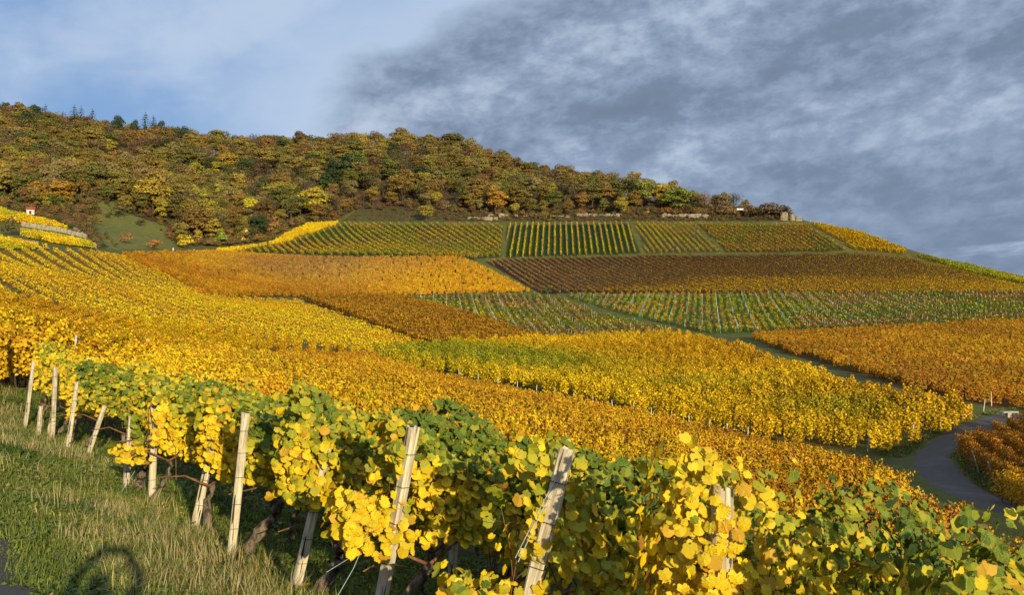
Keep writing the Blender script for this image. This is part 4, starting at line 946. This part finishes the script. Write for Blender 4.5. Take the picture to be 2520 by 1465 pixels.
if rem:
    b = Buf()
    for x, y, k in rem:
        z = float(hz(x, y)); box(b, (x - .032, y - .032, z - .2), (x + .032, y + .032, z + 1.85))
    o = link('stakes', b.mesh('stakes', [M_STAKE])); tag(o, 'farther pale stakes of the green plots', None, None, 'stuff')

# ------------------------------------------------------------------ foreground vine rows
ER = np.array([.81, .588]); ER /= np.linalg.norm(ER); EN = np.array([ER[1], -ER[0]])     # along a row; towards the camera side
def leaf_shape(n, seed=0, teeth=0.0):
    th = np.linspace(0, 2 * math.pi, n, endpoint=False) ; r = np.random.default_rng(seed)
    rad = .50 * (1 + .085 * np.cos(5 * th) + .03 * np.cos(2 * th)) * (1 - .42 * np.exp(-((th - math.pi) / .28) ** 2)); rad *= 1 + r.normal(0, .03, n)
    if teeth: rad *= 1 + teeth * (np.arange(n) % 2 - .5)
    return np.stack([rad * np.sin(th), .42 - .0 - (-rad * np.cos(th)) * -1 * -1, 0 * th], 1), th, rad
def leaf_local(n, seed=0, teeth=0.):
    """outline with the stalk end at the origin and the tip towards -y"""
    _, th, rad = leaf_shape(n, seed, teeth); x = rad * np.sin(th); y = -rad * np.cos(th) - .34
    return np.stack([x, y, 0 * x], 1)
LO = [leaf_local(14, s_, .12) for s_ in range(4)]
def place_leaves(b, P, Nn, size, c, m=0, curl=None):
    n = len(P); Nn = Nn / np.linalg.norm(Nn, axis=1, keepdims=True); dn = np.tile([0, 0, -1.], (n, 1)) + rng.normal(0, .38, (n, 3)); dn -= Nn * (dn * Nn).sum(1, keepdims=True); dn /= np.linalg.norm(dn, axis=1, keepdims=True)
    rt = np.cross(-dn, Nn)
    for s_ in range(4):
        k = np.arange(s_, n, 4)
        if len(k) == 0: continue
        L = LO[s_]; m_ = len(L); cu = rng.normal(.0, .55, (len(k), 1)); fo = rng.uniform(-.1, .5, (len(k), 1))
        lx = L[:, 0][None] * np.ones((len(k), 1)); ly = L[:, 1][None] * np.ones((len(k), 1)); rr_ = lx ** 2 + (ly + .34) ** 2
        lz = -cu * rr_ * .9 - np.abs(lx) * fo * .6
        V = P[k][:, None] + size[k][:, None, None] * (lx[..., None] * rt[k][:, None] + (-ly)[..., None] * dn[k][:, None] + lz[..., None] * Nn[k][:, None])
        ctr = P[k] + size[k][:, None] * (.34 * dn[k]); V = np.concatenate([V, ctr[:, None]], 1).reshape(-1, 3)
        base = (np.arange(len(k)) * (m_ + 1))[:, None, None]; tri = np.array([[i, (i + 1) % m_, m_] for i in range(m_)])[None]
        b.add(V, (base + tri).reshape(-1, 3), np.repeat(c[k], m_, 0), m)
        if b.luv is None: b.luv = []
        b.luv.append(np.tile(np.concatenate([L, [[0, -.34, 0]]]), (len(k), 1)))
    return dn, rt, Nn
LG = np.array((.085, .14, .010)); LYG = np.array((.38, .34, .014)); LY = np.array((.88, .54, .008)); LO_ = np.array((.74, .37, .012)); LB = np.array((.34, .14, .02))
def leaf_col(p, n):
    """p: 0 yellow .. 1 green"""
    q = np.clip(p - .13 + rng.normal(0, .18, n), 0, 1.1)
    c = np.where((q < .42)[:, None], blend(LY, LYG, np.clip((q - .15) / .27, 0, 1)), blend(LYG, LG, np.clip((q - .42) / .38, 0, 1)))
    o = rng.random(n) < .10 * (1 - np.clip(p, 0, 1)) + .02; c[o] = LO_ * rng.uniform(.8, 1.05, (o.sum(), 1)); br = rng.random(n) < .010; c[br] = LB
    return c * rng.uniform(.82, 1.15, (n, 1))
def near_leaf_mesh(seed):
    n = 30; L = leaf_local(n, seed, .16); In = L * .5 + np.array([0, -.17, 0]); r = np.random.default_rng(seed)
    cu = r.uniform(-.9, .9); f_ = r.uniform(.1, .5); V = np.concatenate([L, In, [[0, -.34, 0]]]); V[:, 2] = -cu * (V[:, 0] ** 2 + (V[:, 1] + .34) ** 2) * .8 - np.abs(V[:, 0]) * f_ * .5 + .03 * np.sin(V[:, 0] * 22 + seed) ; V[-1, 2] += .015
    b = Buf(); b.luv = [V * (1, 1, 0)] * 2; o = [[i, (i + 1) % n, n + (i + 1) % n, n + i] for i in range(n)]; b.add(V, o, np.full((n, 3), 1.))
    th = np.arange(n) / n * 2 * math.pi; vein = 1 - .0 * th
    b.add(V, [[n + i, n + (i + 1) % n, 2 * n] for i in range(n)], np.full((n, 3), 1.) * (.96, 1.0, 1.0)); return b.mesh('leaf', [M_LEAF])
NL = [near_leaf_mesh(s_) for s_ in range(6)]

def gnarl(x, y, z, dx, dy, h, r0, seed, name='trunk'):
    r = np.random.default_rng(seed); n = 13; pts = []; rad = []
    for i in range(n):
        f = i / (n - 1); pts.append((dx * f + r.normal(0, .018) + .05 * math.sin(f * 6 + seed), dy * f + r.normal(0, .018), -.12 + (h + .12) * f)); rad.append(r0 * (1.15 - .45 * f) * r.uniform(.82, 1.22) * (1.25 if i == n - 1 else 1))
    b = Buf(); tube(b, pts, rad, 9, wob=.16, seed=seed); return b.mesh(name, [M_VBARK], True), np.array(pts[-1])

NEARLEAF = []
ROWS = [ # x, y of the end post foot, greenness at the end / farther on, post phrase, trunk size, leaf objects
    ('l', (1.98, 3.95), .45, .58, 'hidden post at the bottom right', 1.0),
    ('k', (1.10, 5.04), -.05, .58, 'post buried in bright yellow leaves', 1.0),
    ('j', (-.10, 6.05), .38, .52, 'split leaning grey post', 1.0),
    ('i', (-1.17, 7.40), .10, .66, 'tall pale post with guy wires', .9),
    ('h', (-2.10, 8.72), .42, .60, 'post half hidden under hanging leaves', 1.0),
    ('g', (-3.10, 9.92), .66, .55, 'tallest slim pale post', .9),
    ('f', (-4.07, 11.35), .05, .30, 'leaning post left of the tallest slim post', .8),
    ('e', (-5.38, 13.0), .12, .35, 'upright square post in the middle left', .8),
    ('d', (-6.10, 14.0), .62, .62, 'leaning post left of the upright square post', 1.0),
    ('c', (-7.60, 17.0), .62, .62, 'short post left of the thick old trunk', .8),
    ('b', (-9.2, 18.6), .42, .45, 'leaning slim post on the far left', .8),
    ('a', (-10.4, 20.6), .08, .30, 'pale post near the far left end', .8),
    ('z', (-11.4, 22.0), .05, .2, 'last visible post at the far left', .8),
    ('y', (-12.5, 23.4), .02, .1, 'first post beyond the left end', .8), ('x', (-13.5, 24.9), .05, .1, 'second post beyond the left end', .8)]
nleafobj = 0
for ri, (key, (bx, by), g0, g1, phr, tk) in enumerate(ROWS):
    near_ = ri < 6; NP = 8 if ri < 9 else 6
    for j in range(NP):
        r0 = -.25 + 1.15 * j if j else {'k': -.35, 'l': -.3, 'h': -.12, 'j': .06}.get(key, .09); r1 = .90 if j == 0 else r0 + 1.15; rc = .25 + 1.15 * j
        px_, py_ = bx + ER[0] * rc, by + ER[1] * rc; pz = float(hz(px_, py_)); root = link('grapevine', None, None, (px_, py_, pz))
        tag(root, ('end vine of the row at the ' if j == 0 else ordinal(j + 1) + ' vine of the row behind the ') + phr, 'grapevine', 'grapevines of the foreground rows')
        base = np.array([px_, py_, pz])
        far_f = 1.0 if by < 11 else (.8 if by < 16 else .6)
        n = int((960 if j < 4 else 480) * far_f * (1.3 if key in 'kl' else 1)); t = rng.uniform(r0, r1, n) if j else rng.uniform(r0, r1, n)
        sr = ri * 7.0 + 3
        topn = 1.84 + .42 * (fnoise(t + sr * 9, t * 0 + sr, .8, 50) - .45) * 2 + {'k': .22, 'h': .22, 'i': .06, 'j': -.02, 'l': .0}.get(key, .08)
        botn = .86 + .50 * (fnoise(t + sr * 5, t * 0 + sr * 2, .7, 51) - .5) * 2 - (.12 if key in 'kli' else 0)
        if key in 'kl': botn = botn - .6
        if key == 'j': botn = botn - .42
        if key == 'i': botn = botn + .14
        if key in 'fgh': botn = botn + .08
        f = rng.random(n) ** .85; h = botn + (topn - botn) * f
        wid = .20 + .17 * fnoise(t * 1.0 + sr, h + sr, .45, 52); wid = wid * (1 - .5 * np.clip((f - .75) / .25, 0, 1))
        sd = np.where(rng.random(n) < .62, 1, -1); lat = sd * wid * rng.random(n) ** .35
        if j == 0:
            bulge = rng.random(n) < {'k': .40, 'i': .30, 'j': .26, 'h': .22, 'l': .3, 'e': .08}.get(key, .0) + (.16 if key == 'j' else 0) + (.06 if key == 'k' else 0); k = np.where(bulge)[0]; t[k] = rng.uniform(*{'i': (-.36, .0), 'j': (-.44, .12), 'h': (-.22, .1)}.get(key, (-.42, .05)), len(k)); lat[k] = rng.uniform(-.2, .30, len(k)); h[k] = rng.uniform(*{'k': (.5, 2.0), 'i': (.82, 1.28), 'j': (.15, 1.0), 'h': (.95, 1.7), 'e': (.62, .85), 'l': (.4, 1.7)}.get(key, (.8, 1.4)), len(k))
        # upright shoots above the canopy
        ns = {('k', 0): 3, ('k', 1): 2, ('l', 0): 1, ('l', 1): 3, ('h', 0): 2, ('h', 1): 2, ('i', 2): 1, ('j', 1): 1, ('k', 3): 2}.get((key, j), 1 if rng.random() < .4 else 0)
        sx = []
        for q in range(ns):
            tc = rng.uniform(r0, r1); hh = rng.uniform(.25, .45) if key in 'klh' else rng.uniform(.12, .28); m_ = 16
            t = np.r_[t, tc + rng.normal(0, .045, m_)]; h = np.r_[h, 1.7 + rng.uniform(0, hh + .1, m_)]; lat = np.r_[lat, rng.normal(0, .045, m_)]; wid = np.r_[wid, np.full(m_, .1)]; f = np.r_[f, np.ones(m_)]; sx.append((tc, hh))
        n = len(t); sd = np.sign(lat)
        X = bx + ER[0] * t + EN[0] * lat; Y = by + ER[1] * t + EN[1] * lat; Zg = hz(X, Y); Z = Zg + h
        Nn = np.stack([EN[0] * sd * .9, EN[1] * sd * .9, np.full(n, .30)], 1) + rng.normal(0, .42, (n, 3)); Nn[:, 0] -= ER[0] * np.clip(.1 - t, 0, 1) * 1.3; Nn[:, 1] -= ER[1] * np.clip(.1 - t, 0, 1) * 1.3
        k = f > .85; Nn[k, 2] += .35
        gp = g0 + (g1 - g0) * np.clip((t - (.45 if key == 'k' else -.1)) / 1.3, 0, 1) + (h - 1.2) * .38 + (fnoise(X * 1.0 + 40, Y + Z * 1.3, .55, 53) - .5) * 1.25
        size = rng.uniform(.055, .112, n) * (.86 if key in 'kl' else 1) * (1 if by < 12 else 1.05) * np.where(f > .97, .75, 1)
        Cc = leaf_col(gp, n); Pl = np.stack([X, Y, Z], 1) - base
        # outermost leaves of the near vines are leaves of their own
        own = np.zeros(n, bool)
        if near_ and j < 3 and by < 10:
            score = lat / (wid + .02) + rng.random(n) * .15 + (t < .0) * .4; mx = {0: 62, 1: 46, 2: 26}[j]
            cand = np.argsort(-score)[:mx]; own[cand] = True
        b = Buf(); place_leaves(b, Pl[~own], Nn[~own], size[~own], Cc[~own])
        o = link('foliage', b.mesh('foliage', [M_LEAF]), root); o['kind'] = 'stuff'; tag(o, tint=(1, 1, 1))
        for i in np.where(own)[0]:
            N_ = Vector(Nn[i]).normalized(); dn = Vector((rng.normal(0, .35), rng.normal(0, .35), -1)); dn = (dn - N_ * dn.dot(N_)).normalized(); xx = (-dn).cross(N_); yy = -dn
            M = Matrix(((xx.x, yy.x, N_.x, 0), (xx.y, yy.y, N_.y, 0), (xx.z, yy.z, N_.z, 0), (0, 0, 0, 1)))
            lf = link('leaf', NL[int(rng.integers(0, 6))], root); lf.matrix_local = Matrix.Translation(Pl[i] + np.array([EN[0], EN[1], 0]) * .02) @ M @ Matrix.Scale(float(size[i]) * 1.0, 4); tag(lf, tint=np.clip(Cc[i], .005, 1)); nleafobj += 1
        # trunk and canes
        hT = .68 + rng.normal(0, .05); dx, dy = ER * (rng.uniform(.38, .52) if j == 0 and key in 'ghid' else rng.uniform(.12, .42))
        me_, tp = gnarl(0, 0, 0, dx, dy, hT, (.050 if j else (.082 if key in 'ghd' else .064)) * tk * rng.uniform(.85, 1.15), 700 + ri * 10 + j)
        tr = link('trunk', me_, root, (-ER[0] * .15 + EN[0] * rng.normal(0, .05), -ER[1] * .15 + EN[1] * rng.normal(0, .05), 0))
        b = Buf(); bs = tp + np.array([-ER[0] * .15, -ER[1] * .15, 0])
        for sg in (1, -1):
            e1 = bs + np.array([ER[0] * sg * .3, ER[1] * sg * .3, .16]); e2 = bs + np.array([ER[0] * sg * .62, ER[1] * sg * .62, .10 + rng.normal(0, .05)])
            tube(b, [bs, e1, e2], [.018, .012, .007], 5)
        for q in range(4):
            s_ = bs + np.array([*(ER * rng.uniform(-.45, .45)), .12]); tube(b, [s_, s_ + (rng.normal(0, .06), rng.normal(0, .06), .4), s_ + (rng.normal(0, .1), rng.normal(0, .1), .7)], [.006, .005, .003], 4, cap=False)
        for tc, hh in sx:
            s_ = np.array([*(ER * (tc - rc)), 1.3]); tube(b, [s_, s_ + (0, 0, .45 + hh)], [.005, .003], 4, cap=False)
        link('cane', b.mesh('cane', [M_CANE], True), root)
print('leaf objects', nleafobj)

# posts
def post_mesh(seed, L=1.85, w=.044):
    r = np.random.default_rng(seed); b = Buf(); zs = np.linspace(-.3, L, 12); V = []
    for i, z in enumerate(zs):
        ww = w * (1.06 - .10 * i / 11) * r.uniform(.97, 1.03); bx_, by_ = .012 * math.sin(z * 1.6 + seed) + r.normal(0, .0015), .010 * math.cos(z * 1.3 + seed) + r.normal(0, .0015); ch = ww * .28
        for sx_, sy_ in ((1, -1), (1, 1), (-1, 1), (-1, -1)):
            for q in (0, 1):
                if (sx_ * sy_ > 0) == (q == 0): V.append((bx_ + sx_ * ww, by_ + sy_ * (ww - ch), z))
                else: V.append((bx_ + sx_ * (ww - ch), by_ + sy_ * ww, z))
    V = np.array(V); V[-8:, 2] += r.normal(0, .012, 8)
    Fq = [[i * 8 + k, i * 8 + (k + 1) % 8, (i + 1) * 8 + (k + 1) % 8, (i + 1) * 8 + k] for i in range(11) for k in range(8)]
    b.add(V, Fq); b.add(V[-8:], [list(range(8))]); return b.mesh('wooden_post', [M_WOOD])
PMESH = [post_mesh(s_) for s_ in range(5)]
tb = Buf(); ring = [(.048 * sx_ * 1.03, .048 * sy_ * 1.03, .004 * k) for k, (sx_, sy_) in enumerate(((1, -1), (1, 1), (-1, 1), (-1, -1), (1, -1)))]; tube(tb, ring, [.0035] * 5, 5); tube(tb, [(.048, -.048, 0), (.09, -.03, .01), (.15, -.035, -.01)], [.003] * 3, 4); TIE = tb.mesh('wire_tie', [M_WIRE])
def post(bx, by, lean, lab, mi, L=1.0, w=1.0, ties=(.42, .72, 1.05, 1.35, 1.62), twist=None):
    z = float(hz(bx, by)); root = link('wooden_post', PMESH[mi % 5], None, (bx, by, z)); v = Vector((lean[0], lean[1], 1.8)).normalized(); q = v.to_track_quat('Z', 'Y')
    root.rotation_mode = 'QUATERNION'; root.rotation_quaternion = q @ Matrix.Rotation(.2 + mi * .25 if twist is None else twist, 4, 'Z').to_quaternion(); root.scale = (w, w, L); tag(root, lab, 'post', 'wooden posts of the foreground rows')
    for h in ties: t_ = link('wire_tie', TIE, root, (.012 * math.sin(h * 1.6 + mi % 5), .010 * math.cos(h * 1.3 + mi % 5), h)); t_.rotation_euler.z = 0
    return root
# foot x, y, lean across the picture, label
PX = [((340, 1111.), None)]
def post_px(top_, foot, lab, mi, w=1.0, foot_xy=None):
    if foot_xy is None: g = ground_at(foot[0], foot[1], 0, 3)
    else: g = np.array([*foot_xy, float(hz(*foot_xy))])
    tp = at_depth(top_[0], top_[1], g[1]); L = np.linalg.norm(tp - g); post(g[0], g[1], ((tp[0] - g[0]) / L * 1.8, rng.normal(0, .04)), lab, mi, L / 1.85, w, [h for h in (.42, .72, 1.05, 1.35, 1.62)])
post_px((140, 905), (128, 1090), 'pale post near the far left end of the foreground rows', 0, 1.0)
post_px((187, 940), (165, 1118), 'leaning slim post, second clear one from the far left', 1, .95)
post_px((258, 1000), (212, 1132), 'post crossing behind hanging yellow leaves above the thick old trunk', 2, .9)
post_px((327, 1025), (305, 1216), 'leaning post left of the upright square post', 3, 1.0)
post_px((378, 968), (370, 1246), 'upright square post in the middle left, flat sawn top', 4, 1.1)
post_px((540, 1012), (478, 1314), 'leaning post left of the tallest slim post', 0, 1.1)
post_px((603, 1016), (568, 1388), 'tallest slim pale post with dark band at its middle', 1, 1.0)
post_px((806, 1100), (723, 1472), 'post half hidden under hanging leaves beside the big gnarled trunk', 2, .95)
post_px((1022, 1050), None, 'tall pale post with rounded top and guy wires', 3, 1.0, (-1.17, 7.35))
post_px((1407, 1110), None, 'grey shaded post with split top leaning right', 4, 1.15, (-.12, 6.0))
post_px((1772, 1200), None, 'post buried in bright yellow leaves, only its pale top showing', 0, 1.15, (1.10, 4.85))
post_px((2300, 1600), None, 'post hidden in green leaves at the bottom right', 1, 1.1, (1.98, 3.8))
post_px((80, 890), (60, 1062), 'far left post behind bright yellow leaves', 2, .9)
post_px((100, 1000), (92, 1085), 'short post stub by the far left trunk', 3, .9)
g = ground_at(1093, 1500, 0, 3); post(g[0], g[1] + 1.2, (.03, 0), 'short sawn-off post in the shade under the leaves', 2, .52, 1.1, ())
g = ground_at(118, 1080, 0, 3); post(g[0], g[1], (.28, 0), 'dark post leaning against the pale far left post', 1, .75, .9, ())
def wire(name, pts, r, mat, lab, group=None):
    b = Buf(); p0 = np.array(pts[0]); tube(b, np.array(pts) - p0, [r] * len(pts), 5); o = link(name, b.mesh(name, [mat]), None, p0); tag(o, lab, 'wire', group)
def P3(u, v, Y): return tuple(at_depth(u, v, Y))
wire('guy_wire', [P3(1375, 1168, 5.98), P3(1330, 1250, 5.9), P3(1268, 1375, 5.8)], .003, M_GALV, 'upper guy wire running down left from the split leaning post')
wire('guy_wire', [P3(1380, 1180, 5.97), P3(1335, 1255, 5.88), P3(1275, 1385, 5.75)], .003, M_GALV, 'lower guy wire running down left from the split leaning post')
wire('guy_wire', [P3(905, 1315, 7.2), P3(860, 1375, 7.0), P3(803, 1410, 6.9)], .0025, M_GALV, 'thin green grey guy wire below the yellow clump, upper one')
wire('guy_wire', [P3(900, 1330, 7.2), P3(870, 1400, 7.1), P3(830, 1470, 7.0)], .003, M_GALV, 'guy wire slanting to the ground left of the tall pale post')
wire('guy_wire', [P3(332, 1160, 12.9), P3(300, 1210, 12.7)], .004, M_GALV, 'guy wire left of the upright square post')
for ri, (key, (bx, by), g0, g1, phr, tk) in enumerate(ROWS[:9]):
    for h, w_ in ((.72, 'lower'), (1.35, 'upper')):
        wire('trellis_wire', [(bx + ER[0] * t, by + ER[1] * t, float(hz(bx + ER[0] * t, by + ER[1] * t)) + h) for t in (-.05, 2, 4, 6, 8)], .0022, M_WIRE, '%s trellis wire of the row at the %s' % (w_, phr), 'trellis wires')
# leaning pale end posts of the orange field behind, at the left edge and beside the road
EP = Buf(); box(EP, (-.04, -.04, -.2), (.04, .04, 1.9)); EPM = EP.mesh('end_post', [M_STAKE])
def end_post(u, v, lean, lab, s=1.0, h=0.):
    g = ground_at(u, v, h, 24); o = link('end_post', EPM, None, (g[0], g[1], float(hz(g[0], g[1])))); o.rotation_euler = (0, lean, 0); o.scale = (s, s, s); tag(o, lab, 'post', 'pale end posts of the fields')
for q, (u, v) in enumerate([(6, 905), (38, 905), (66, 900), (180, 905), (358, 900), (445, 905), (462, 903)]): end_post(u, v, .45 if q < 3 else .08, ordinal(q + 1) + ' pale end post from the left at the near edge of the orange field', 1.0, .2)
for q in range(16):
    f = q / 15; u = 1130 + (1840 - 1130) * f; v = 928 + (1076 - 928) * f + 6; end_post(u, v, rng.normal(0, .05), ordinal(q + 1) + ' end post from the left along the lower edge of the yellow field', .9, .5)
for q, (u, v) in enumerate([(2135, 1112), (2190, 1108), (2245, 1082), (2290, 1066), (2315, 1056), (2345, 1044), (2385, 1028), (2420, 1016)]): end_post(u, v, rng.normal(.08, .06), ordinal(q + 1) + ' post from the left on the grass verge above the farm road', .8, .0)
for q, (u, v) in enumerate([(1960, 872), (2020, 888), (2090, 905), (2160, 925), (2230, 945), (2300, 962), (2370, 985), (2440, 1000)]): end_post(u, v, rng.normal(0, .05), ordinal(q + 1) + ' end post from the left along the lower edge of the rust field', .95, .0)
for q, (u, v) in enumerate([(2375, 1128), (2410, 1165), (2450, 1195), (2495, 1220)]): end_post(u, v, -.3, ordinal(q + 1) + ' leaning post beside the road bend at the right edge', .9, .0)
end_post(1031, 960, .1, 'pale stake bundle standing alone in the orange field', 1.1, .6); end_post(2265, 1300, .05, 'stake in the gap near the right end of the orange field', 1., .3)

# ------------------------------------------------------------------ grass of the verge
def tuft(seed, nb, hmin, hmax, spread, w=.006, droop=.5):
    r = np.random.default_rng(seed); b = Buf()
    for k in range(nb):
        x, y = r.normal(0, spread, 2); a = r.uniform(0, 6.28); L = r.uniform(hmin, hmax); d = np.array([math.cos(a), math.sin(a), 0]); s_ = np.array([-d[1], d[0], 0]) * w * r.uniform(.7, 1.3); bend = r.uniform(.15, droop)
        p0 = np.array([x, y, -.01]); p1 = p0 + d * L * bend * .3 + (0, 0, L * .55); p2 = p0 + d * L * bend + (0, 0, L * (1 - bend * .35)); c = np.full(3, r.uniform(.7, 1.25))
        b.add([p0 - s_, p0 + s_, p1 + s_ * .8, p1 - s_ * .8], [[0, 1, 2, 3]], c); b.add([p1 - s_ * .8, p1 + s_ * .8, p2], [[0, 1, 2]], c * 1.1)
    return b.mesh('grass_tuft', [M_GRASS])
def weed(seed):
    r = np.random.default_rng(seed); b = Buf(); n = 16; Pp = np.stack([r.normal(0, .07, n), r.normal(0, .07, n), r.uniform(.01, .08, n)], 1); cards(b, Pp, np.stack([r.normal(0, .4, n), r.normal(0, .4, n), np.ones(n)], 1), .045, np.full((n, 3), 1.) * r.uniform(.8, 1.2, (n, 1))); return b.mesh('weed_tuft', [M_GRASS])
GT = [tuft(1, 24, .04, .10, .05, .0045, .9), tuft(2, 24, .05, .13, .06, .0045, 1.0), tuft(3, 18, .08, .19, .05, .004, .8), tuft(4, 12, .14, .30, .045, .003, .55), weed(5), weed(6)]
n = 90000
s_ = rng.uniform(-7, 26, n); r_ = rng.uniform(-9, 4.5, n); X = -1.17 - .588 * s_ + .81 * r_; Y = 7.4 + .81 * s_ + .588 * r_
keep = (Y > 3.2) & (np.abs(X / np.maximum(Y, .1)) < .75) & (rng.random(n) < np.clip(8.5 / Y, .22, 1)); X, Y, r_ = X[keep], Y[keep], r_[keep]
dp = np.full(len(X), 1e9)
for q in PATH[::2]: dp = np.minimum(dp, np.hypot(X - q[0], Y - q[1]))
keep = dp > 1.46 + .12 * rng.random(len(X)); X, Y, r_, dp = X[keep], Y[keep], r_[keep], dp[keep]; n = len(X); Z = hz(X, Y)
strw = np.clip(np.exp(-((r_ + .75) / .75) ** 2) * 1.1 * pn(X, Y, 1.6, 60, .40, .62) + .07 * pn(X, Y, .9, 61, .5, .7), 0, 1) * (r_ < .4)
isst = rng.random(n) < strw * .42; pick = np.where(isst, rng.integers(2, 4, n), np.where(rng.random(n) < .30, rng.integers(4, 6, n), rng.integers(0, 3, n)))
G1_ = np.array((.075, .12, .013)); G2_ = np.array((.18, .205, .028)); ST = np.array((.44, .34, .13))
T = blend(G1_, G2_, pn(X, Y, 1.1, 62)); T = np.where((isst & (rng.random(n) < .8))[:, None], ST, T) * rng.normal(1, .14, (n, 1)); T = np.where(((rng.random(n) < .04) & ~isst)[:, None], ST * .7, T)
sc_ = rng.uniform(.75, 1.35, n) * np.where(Y > 13, 1.35, 1); print('grass', n)
scatter('grass', np.stack([X, Y, Z], 1), np.stack([rng.normal(0, .12, n), rng.normal(0, .12, n), rng.uniform(0, 6.28, n)], 1), np.stack([sc_, sc_, sc_ * rng.uniform(.8, 1.2, n)], 1), np.clip(T, .01, 1), pick, GT, 'green and straw coloured grass of the verge below the path')
# fallen leaves
b = Buf(); n = 900; s_ = rng.uniform(-5, 20, n); r_ = rng.uniform(-1.6, 2.5, n); X = -1.17 - .588 * s_ + .81 * r_; Y = 7.4 + .81 * s_ + .588 * r_; k = Y > 3.5; X, Y = X[k], Y[k]; n = len(X)
place_leaves(b, np.stack([X, Y, hz(X, Y) + rng.uniform(.03, .1, n)], 1), np.stack([rng.normal(0, .35, n), rng.normal(0, .35, n), np.ones(n)], 1), rng.uniform(.06, .11, n), leaf_col(np.zeros(n), n) * rng.uniform(.35, 1, (n, 1)))
o = link('fallen_leaves', b.mesh('fallen_leaves', [M_LEAF])); tag(o, 'yellow and brown leaves fallen in the grass under the vines', None, None, 'stuff', (1, 1, 1))
# coarse grass on road verges and tracks in the middle distance
b = Buf()
TM = [tuft(20 + i, 14, .15, .4, .22, .02, .6) for i in range(3)]
tk = wpoly([(2150, 1120), (2230, 1090), (2330, 1050), (2440, 1010), (2520, 1000), (2490, 1024), (2400, 1045), (2300, 1085), (2215, 1130)], 0); tk2 = wpoly([(2360, 1090), (2340, 1130), (2350, 1160), (2440, 1220), (2520, 1250), (2540, 1230), (2420, 1160), (2380, 1110)], 0)
PP = []
for po in (tk, tk2):
    lo, hi = po.min(0), po.max(0); p = rng.uniform(lo, hi, (9000, 2)); p = p[inpoly(p[:, 0], p[:, 1], po)]; PP.append(p)
p = np.concatenate(PP); dr = np.full(len(p), 1e9)
for q in ROAD[::2]: dr = np.minimum(dr, np.hypot(p[:, 0] - q[0], p[:, 1] - q[1]))
p = p[dr > 1.85][:6000]; n = len(p); T = blend(G1_ * .9, G2_ * .9, rng.random(n)); T = np.where((rng.random(n) < .18)[:, None], ST * .7, T)
scatter('grass', np.column_stack([p, hz(p[:, 0], p[:, 1])]), np.stack([np.zeros(n), np.zeros(n), rng.uniform(0, 6.28, n)], 1), np.ones((n, 3)) * rng.uniform(.5, 1, (n, 1)), np.clip(T, .01, 1), rng.integers(0, 3, n), TM, 'rough green grass on both verges of the farm road')

# ------------------------------------------------------------------ the photographer, who stands behind the camera and throws the shadow on the grass
M_COAT = solid_mat('dark_coat', (.05, .055, .07), (.035, .04, .05), 4, .9, bump=0)
try:
    az = math.atan2(SUNDIR[0], SUNDIR[1]); root, body_ = person(-.0, -.36, float(hz(0, -.36)), 0, 'photographer in a dark coat holding up a phone on the path', None, 'photo', M_COAT)
except Exception as ex: print('photographer', ex)

b = Buf(); box(b, (-.085, -.034, -.05), (.085, -.026, .035)); tag(link('phone', b.mesh('phone', [M_COAT]), None, (0, 0, 1.9)), 'phone held up in both hands of the photographer', 'phone')
